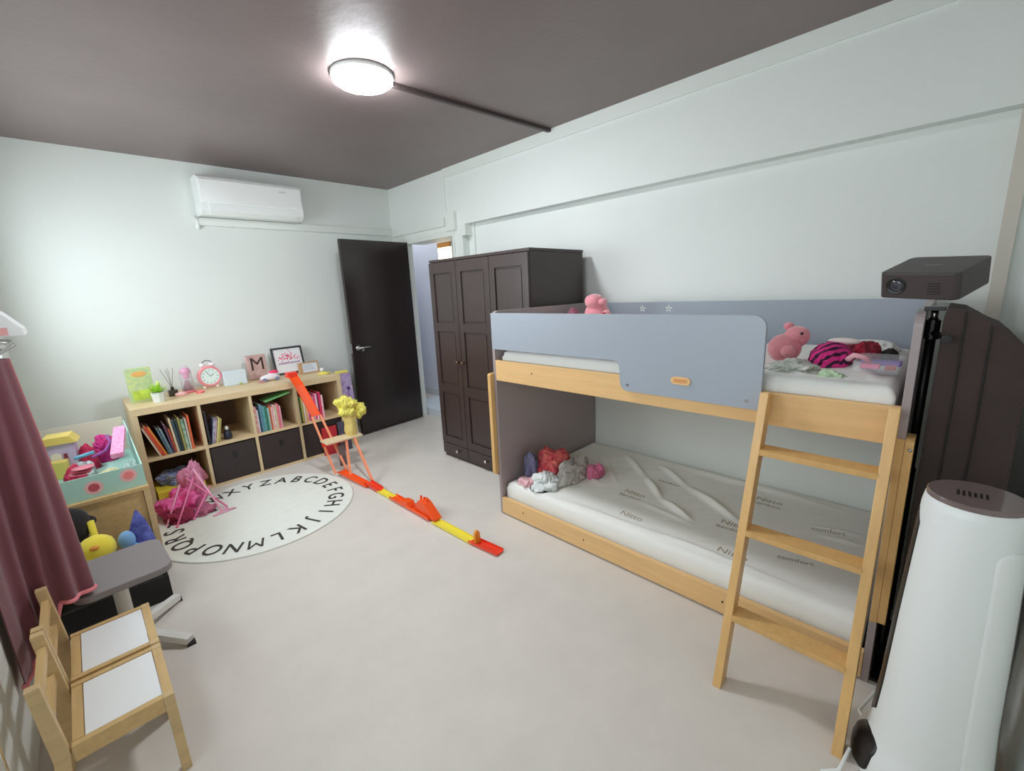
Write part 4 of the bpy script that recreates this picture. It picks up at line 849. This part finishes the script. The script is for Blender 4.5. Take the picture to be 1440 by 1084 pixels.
toys = [((-2.855,-1.04,z0),(0.045,0.05,0.13),(214,34,86),91,'crimson heart shaped toy in the teal box'), ((-2.78,-0.92,z0),(0.06,0.08,0.16),(214,44,140),92,'magenta cloth toy at the back of the teal box'),
        ((-2.885,-1.22,z0),(0.05,0.06,0.09),(224,232,232),93,'white toy in the middle of the teal box'), ((-2.93,-1.33,z0),(0.05,0.05,0.10),(226,52,96),94,'red pink toy behind the stacked plates'),
        ((-2.79,-1.52,z0),(0.09,0.06,0.08),(236,222,170),95,'pale yellow cloth at the front of the teal box'), ((-2.70,-1.50,z0),(0.035,0.07,0.10),(190,214,208),96,'grey green cloth by the right side of the teal box'),
        ((-2.985,-1.53,z0),(0.06,0.05,0.085),(240,180,186),97,'pale pink cloth at the left front of the teal box')]
for c, r, col, sd, lab in toys:
    bm = newbm(); crumple(bm, c, r, sd, 0.3, 2.2); tag(fin('toy', bm, plain('toy_colour_%d' % sd, col, 0.6, var=0.3, vscale=30), None, 0, True), lab, 'toy')
bm = newbm(); add_tube(bm, [(-2.91,-1.30,0.64),(-2.83,-1.26,0.645)], 0.010, 10); tag(fin('marker', bm, plain('sky_blue_plastic', (110,186,216), 0.4), None, 0, True), 'short blue tube lying on the toys in the teal box', 'toy')
bm = newbm(); add_tube(bm, [(-2.84,-1.32,0.63),(-2.78,-1.26,0.64),(-2.75,-1.16,0.66),(-2.76,-1.05,0.68)], 0.008, 8); tag(fin('bead_string', bm, plain('purple_beads', (150,80,160), 0.5), None, 0, True), 'purple string curving over the toys in the teal box', 'string')
t2 = thing('toy_plates', 'stack of pink toy plates at the front of the teal box', 'toy plates', (-2.90,-1.46,0.59))
for k_ in range(3):
    bm = newbm(); add_lathe(bm, [(0.025,0),(0.045,0.006),(0.046,0.009),(0.02,0.006)], (-2.90+0.008*k_,-1.45,0.585+0.013*k_), 28); fin('plate', bm, plain('plate_rose_%d' % (k_ % 2), (206,70,100) if k_ % 2 else (236,130,150), 0.4), t2, 0, True)

# ------------------------------------------------------------------ black bin with soft toys in front of the chest
bm = newbm(); x0, x1, y0, y1 = -3.07, -2.675, -2.03, -1.67
for bb in ((x0,x1,y0,y0+.008,0,.13),(x0,x1,y1-.008,y1,0,.13),(x0,x0+.008,y0+.008,y1-.008,0,.13),(x1-.008,x1,y0+.008,y1-.008,0,.13),(x0+.008,x1-.008,y0+.008,y1-.008,0,.1)): add_box(bm, *bb)
tag(fin('storage_tray', bm, M_blackm, None, 0.002), 'low black tray on the floor in front of the pine chest', 'tray')
MY = plain('yellow_plush', (246,226,74), 0.9, sheen=0.3)
plush('plush_toy', 'yellow plush toy on the black tray', MY, [((-2.92,-1.86,0.20),(0.085,0.08,0.10)), ((-2.90,-1.87,0.315),(0.072,0.065,0.07))],
      [('nose', plain('orange_beak', (226,150,60), 0.7), [((-2.905,-1.925,0.345),(0.018,0.014,0.012))]), ('wing', MY, [((-2.955,-1.93,0.24),(0.05,0.04,0.05))])])
plush('plush_toy', 'black plush toy behind the yellow one', plain('black_plush', (36,34,36), 0.95, sheen=0.2), [((-2.965,-1.745,0.24),(0.075,0.06,0.14)), ((-2.965,-1.745,0.42),(0.07,0.06,0.09))],
      [('ear', plain('black_plush', (36,34,36), 0.95), [((-2.905,-1.745,0.42),(0.028,0.02,0.028))])])
bm = newbm(); add_tube(bm, [(-2.895,-1.78,0.10),(-2.90,-1.78,0.43)], 0.014, 12); tag(fin('toy_rod', bm, MY, None, 0, True), 'yellow rod standing between the black and yellow plush', 'toy rod')
t2 = thing('plush_toy', 'light blue plush with a pointed blue violet hat beside the chest', 'soft toy', (-2.745,-1.83,0.1))
bm = newbm(); add_ball(bm, (-2.765,-1.85,0.20), (0.06,0.055,0.10)); add_ball(bm, (-2.735,-1.90,0.26), (0.032,0.03,0.025)); add_ball(bm, (-2.79,-1.87,0.31), (0.034,0.03,0.05)); fin('body', bm, plain('baby_blue', (130,176,222), 0.85), t2, 0, True)
bm = newbm(); add_lathe(bm, [(0.055,0.0),(0.048,0.05),(0.026,0.12),(0.004,0.175)], (-2.735,-1.83,0.262), 20)
for v in bm.verts: v.co.x += noise.noise(v.co*30)*0.012
fin('hat', bm, plain('periwinkle', (108,122,206), 0.7, var=0.4, vscale=20, col2=(50,50,120)), t2, 0, False)
bm = newbm(); crumple(bm, (-2.835,-1.90,0.1005), (0.035,0.04,0.13), 99, 0.4, 2.4); tag(fin('toy', bm, plain('orange_red_toy', (206,80,36), 0.7), None, 0, True), 'orange red toy between the yellow plush and the blue one', 'toy')

# ------------------------------------------------------------------ grey stool
t_ = thing('swivel_stool', 'grey topped stool on a white post in front of the toys', 'stool', (-2.85,-2.27,0))
Mx = Matrix.Translation((-2.83,-2.29,0.35)) @ Matrix.Rotation(0.04, 4, 'Z')
bm = newbm(); add_prism(bm, rounded(-0.155, 0.155, -0.165, 0.175, 0.06, 8), 'z', 0, 0.028, Mx); fin('seat', bm, mat('stool_grey', (132,124,124), 0.5), t_, 0.006)
bm = newbm(); add_tube(bm, [(-2.85,-2.27,0.05),(-2.85,-2.27,0.36)], 0.026, 24); fin('post', bm, plain('post_white', (216,212,204), 0.4), t_, 0, False)
for (ex, ey) in ((-2.675,-2.475),(-2.665,-2.08),(-3.03,-2.10),(-3.03,-2.45)):
    bm = newbm(); bar(bm, (-2.85,-2.27,0.06), (ex,ey,0.022), 0.035, 0.03, Vector((0,0,1)).cross(Vector((ex+2.85,ey+2.27,0)).normalized()))
    zmn = min(v.co.z for v in bm.verts); 
    lg = fin('base_arm', bm, plain('base_white', (222,220,214), 0.4), t_, 0.002)
    bm = newbm(); add_box(bm, ex-0.016, ex+0.016, ey-0.016, ey+0.016, 0, 0.012); fin('foot_pad', bm, M_blackm, lg)

# ------------------------------------------------------------------ two small pine chairs
M_seat = mat('white_seat_board', (244,247,247), 0.4)
def kid_chair(yc, label, group):
    t_ = thing('child_chair', label, 'child chair', (-2.9, yc, 0), group)
    x0, x1, hw = -3.035, -2.775, 0.148; sz = 0.285; p = 0.026
    for y in (yc-hw, yc+hw-p):
        boxobj('leg', (x1-p, x1, y, y+p, 0, sz), M_pine, t_, 0.002)
        bm = newbm(); add_prism(bm, [(x0-0.035,0.0),(x0-0.008,0.0),(x0+0.03,sz-0.02),(x0+0.014,0.50),(x0-0.014,0.50),(x0-0.004,sz-0.02)], 'y', y, y+p); fin('leg', bm, M_pine, t_, 0.002)
        boxobj('side_rail', (x0+0.034, x1-p-.0005, y+0.003, y+p-0.003, sz-0.05, sz), M_pineH, t_, 0.001)
    for x in (x0+0.034, x1-p): boxobj('cross_rail', (x+.001, x+p-0.001, yc-hw+p+.0005, yc+hw-p-.0005, sz-0.05, sz-0.001), M_pineH, t_, 0.001)
    boxobj('seat', (x0+0.062, x1-p-0.001, yc-hw+p+.0005, yc+hw-p-.0005, sz-0.012, sz-0.002), M_seat, t_)
    for z in (0.46, 0.36): boxobj('back_rail', (x0-0.006, x0+0.012, yc-hw+p, yc+hw-p, z-0.03, z), M_pineH, t_, 0.001)
kid_chair(-2.955, 'nearest small pine chair with a white seat by the left wall', 'child chairs by the left wall')
kid_chair(-2.650, 'small pine chair with a white seat, farther one beside the grey stool', 'child chairs by the left wall')
t2 = thing('white_board', 'white board with a wood edge leaning on the left wall by the near chair', 'board', (-3.11,-3.2,0))
bm = newbm(); add_box(bm, -3.124, -3.112, -3.30, -3.10, 0.012, 0.44); fin('panel', bm, M_seat, t2)
bm = newbm(); add_box(bm, -3.126, -3.110, -3.30, -3.10, 0.0, 0.012); add_box(bm, -3.126, -3.110, -3.10, -3.09, 0.0, 0.44); fin('edge', bm, M_pine, t2)

# ------------------------------------------------------------------ maroon curtain with pink hem, hooks and shade
M_mar = plain('maroon_cloth', (122,66,76), 0.8, var=0.12, vscale=8, sheen=0.3)
t_ = thing('hanging_cloth', 'maroon cloth with a pink hem hanging on the left wall', 'curtain', (-3.05,-2.45,1.3))
nu, nv = 120, 40
top = [(-3.105,-2.25),(-3.03,-2.30),(-2.97,-2.37),(-3.0,-2.43),(-3.05,-2.47),(-3.09,-2.52),(-3.112,-2.62)]
bot = [(-3.105,-2.20),(-2.99,-2.30),(-2.918,-2.42),(-2.965,-2.475),(-3.03,-2.485),(-3.088,-2.52),(-3.112,-2.66)]
def cat(P, u):
    n = len(P)-1; k = min(int(u*n), n-1); f_ = u*n-k
    g4 = [Vector(P[max(0,min(n,k+i))]) for i in (-1,0,1,2)]
    return 0.5*((2*g4[1]) + (g4[2]-g4[0])*f_ + (2*g4[0]-5*g4[1]+4*g4[2]-g4[3])*f_**2 + (3*g4[1]-g4[0]-3*g4[2]+g4[3])*f_**3)
def cl(u, v):
    p = cat(top, u).lerp(cat(bot, u), v); q_ = cat(top, min(1, u+0.01)).lerp(cat(bot, min(1, u+0.01)), v) - cat(top, max(0, u-0.01)).lerp(cat(bot, max(0, u-0.01)), v)
    nn = Vector((q_.y, -q_.x)).normalized(); fo = math.sin(u*PI*15 + 1.5*math.sin(v*2.5+u*3))*(0.003+0.008*v)*min(1, u*5)*min(1, (1-u)*5)
    zb = 0.405 if u < 0.6 else 0.405 - 0.15*min(1, (u-0.6)/0.15)
    return Vector((max(p.x + nn.x*fo, XL+0.004), p.y + nn.y*fo, 1.295 + (zb-1.295)*v))
bm = newbm(); g_ = [[bm.verts.new(cl(i/nu, j/nv)) for j in range(nv+1)] for i in range(nu+1)]
for i in range(nu):
    for j in range(nv): bm.faces.new([g_[i][j], g_[i+1][j], g_[i+1][j+1], g_[i][j+1]])
o = fin('cloth', bm, M_mar, t_, 0, True); md = o.modifiers.new('s', 'SOLIDIFY'); md.thickness = 0.003
bm = newbm(); add_tube(bm, [cl(i/nu, 1.0) + Vector((0,0,-0.002)) for i in range(0, nu+1)], 0.009, 8); fin('hem', bm, plain('pink_hem', (240,140,150), 0.7), t_, 0, True, label='pink hem')
bm = newbm(); add_tube(bm, [cl(0.333, j/nv) + Vector((0.004,0,0)) for j in range(0, nv+1)], 0.004, 8); fin('side_seam', bm, plain('rose_seam', (190,112,120), 0.7), t_, 0, True)
# hooks
t2 = thing('coat_hooks', 'grey metal hooks above the maroon cloth', 'hook', (-3.12,-2.4,1.35))
bm = newbm(); add_box(bm, XL, XL+0.008, -2.55, -2.28, 1.31, 1.36); fin('plate', bm, mat('grey_metal', (140,140,138), 0.4, metal=0.6), t2, 0.002)
for y in (-2.50,-2.42,-2.34):
    bm = newbm(); add_tube(bm, [(XL+.006,y,1.35),(XL+.10,y,1.345),(XL+.16,y,1.32),(XL+.19,y,1.34)], 0.006, 8); add_tube(bm, [(XL+.10,y,1.345),(XL+.15,y-0.02,1.358),(XL+.185,y-0.02,1.352)], 0.005, 8); fin('hook', bm, mat('pale_metal', (196,198,196), 0.35, metal=0.4), t2, 0, True)
t2 = thing('striped_shade', 'pink and white slanted shade at the left edge above the hooks', 'shade', (-3.1,-2.4,1.38))
bm = newbm(); add_prism(bm, [(XL,1.372),(-2.905,1.372),(-2.907,1.395),(-2.95,1.452),(-2.99,1.485),(XL,1.52)], 'y', -2.46, -2.28); fin('shade', bm, plain('bright_white_card', (246,248,248), 0.5), t2, 0.002)
for z0_, z1_ in ((1.375,1.400),(1.43,1.445)):
    bm = newbm(); add_box(bm, XL+0.01, -2.94 if z0_ < 1.4 else -2.975, -2.4615, -2.4602, z0_, z1_); fin('pink_stripe', bm, plain('stripe_pink', (246,176,176), 0.5), t2)

# ------------------------------------------------------------------ camera
cam = bpy.data.cameras.new('camera'); co = bpy.data.objects.new('camera', cam); COL.objects.link(co)
a, b, c, F = 7.80251130e-01, 2.17386497e-01, 4.62447985e-02, 612.884857
f = Vector((math.sin(a)*math.cos(b), math.cos(a)*math.cos(b), -math.sin(b))); r = Vector((math.cos(a), -math.sin(a), 0)); d = f.cross(r)
r2 = math.cos(c)*r + math.sin(c)*d; d2 = -math.sin(c)*r + math.cos(c)*d
R3 = Matrix((( r2.x, -d2.x, -f.x), (r2.y, -d2.y, -f.y), (r2.z, -d2.z, -f.z)))
co.matrix_world = Matrix.Translation((-2.791,-4.657,1.449)) @ R3.to_4x4()
cam.sensor_fit = 'HORIZONTAL'; cam.sensor_width = 36; cam.lens = 36*F/1440; cam.clip_start = 0.02
bpy.context.scene.camera = co

# ------------------------------------------------------------------ light
def area(name, loc, rot, sx, sy, power, col):
    l = bpy.data.lights.new(name, 'AREA'); l.shape = 'RECTANGLE'; l.size = sx; l.size_y = sy; l.energy = power; l.color = col
    o = bpy.data.objects.new(name, l); COL.objects.link(o); o.location = loc; o.rotation_euler = rot; return o
area('window_daylight', (XL-0.12, (wy0+wy1)/2, (wz0+wz1)/2), (0, -PI/2, 0), wz1-wz0, wy1-wy0, 20, (0.88, 0.96, 1.0))
area('added_fill_light', (XL-0.12, (vy0+vy1)/2, (vz0+vz1)/2), (0, -PI/2, 0), vz1-vz0, vy1-vy0, 9, (0.93, 0.97, 1.0))  # fill light behind the added window, lifts the bed and ladder side
area('hall_lamp', (0.47, 0.6, 2.58), (0, 0, 0), 0.3, 1.2, 4, (0.95, 0.96, 1.0))
w = bpy.data.worlds.new('world'); bpy.context.scene.world = w; w.use_nodes = True
w.node_tree.nodes['Background'].inputs[0].default_value = (0.85, 0.92, 1.0, 1); w.node_tree.nodes['Background'].inputs[1].default_value = 1.0
sc = bpy.context.scene
sc.view_settings.view_transform = 'Standard'; sc.view_settings.look = 'None'; sc.view_settings.exposure = 0.66; sc.view_settings.gamma = 1.0; sc.view_settings.use_curve_mapping = False
sc.cycles.max_bounces = 10; sc.cycles.diffuse_bounces = 8; sc.cycles.use_denoising = True; sc.cycles.sample_clamp_indirect = 6
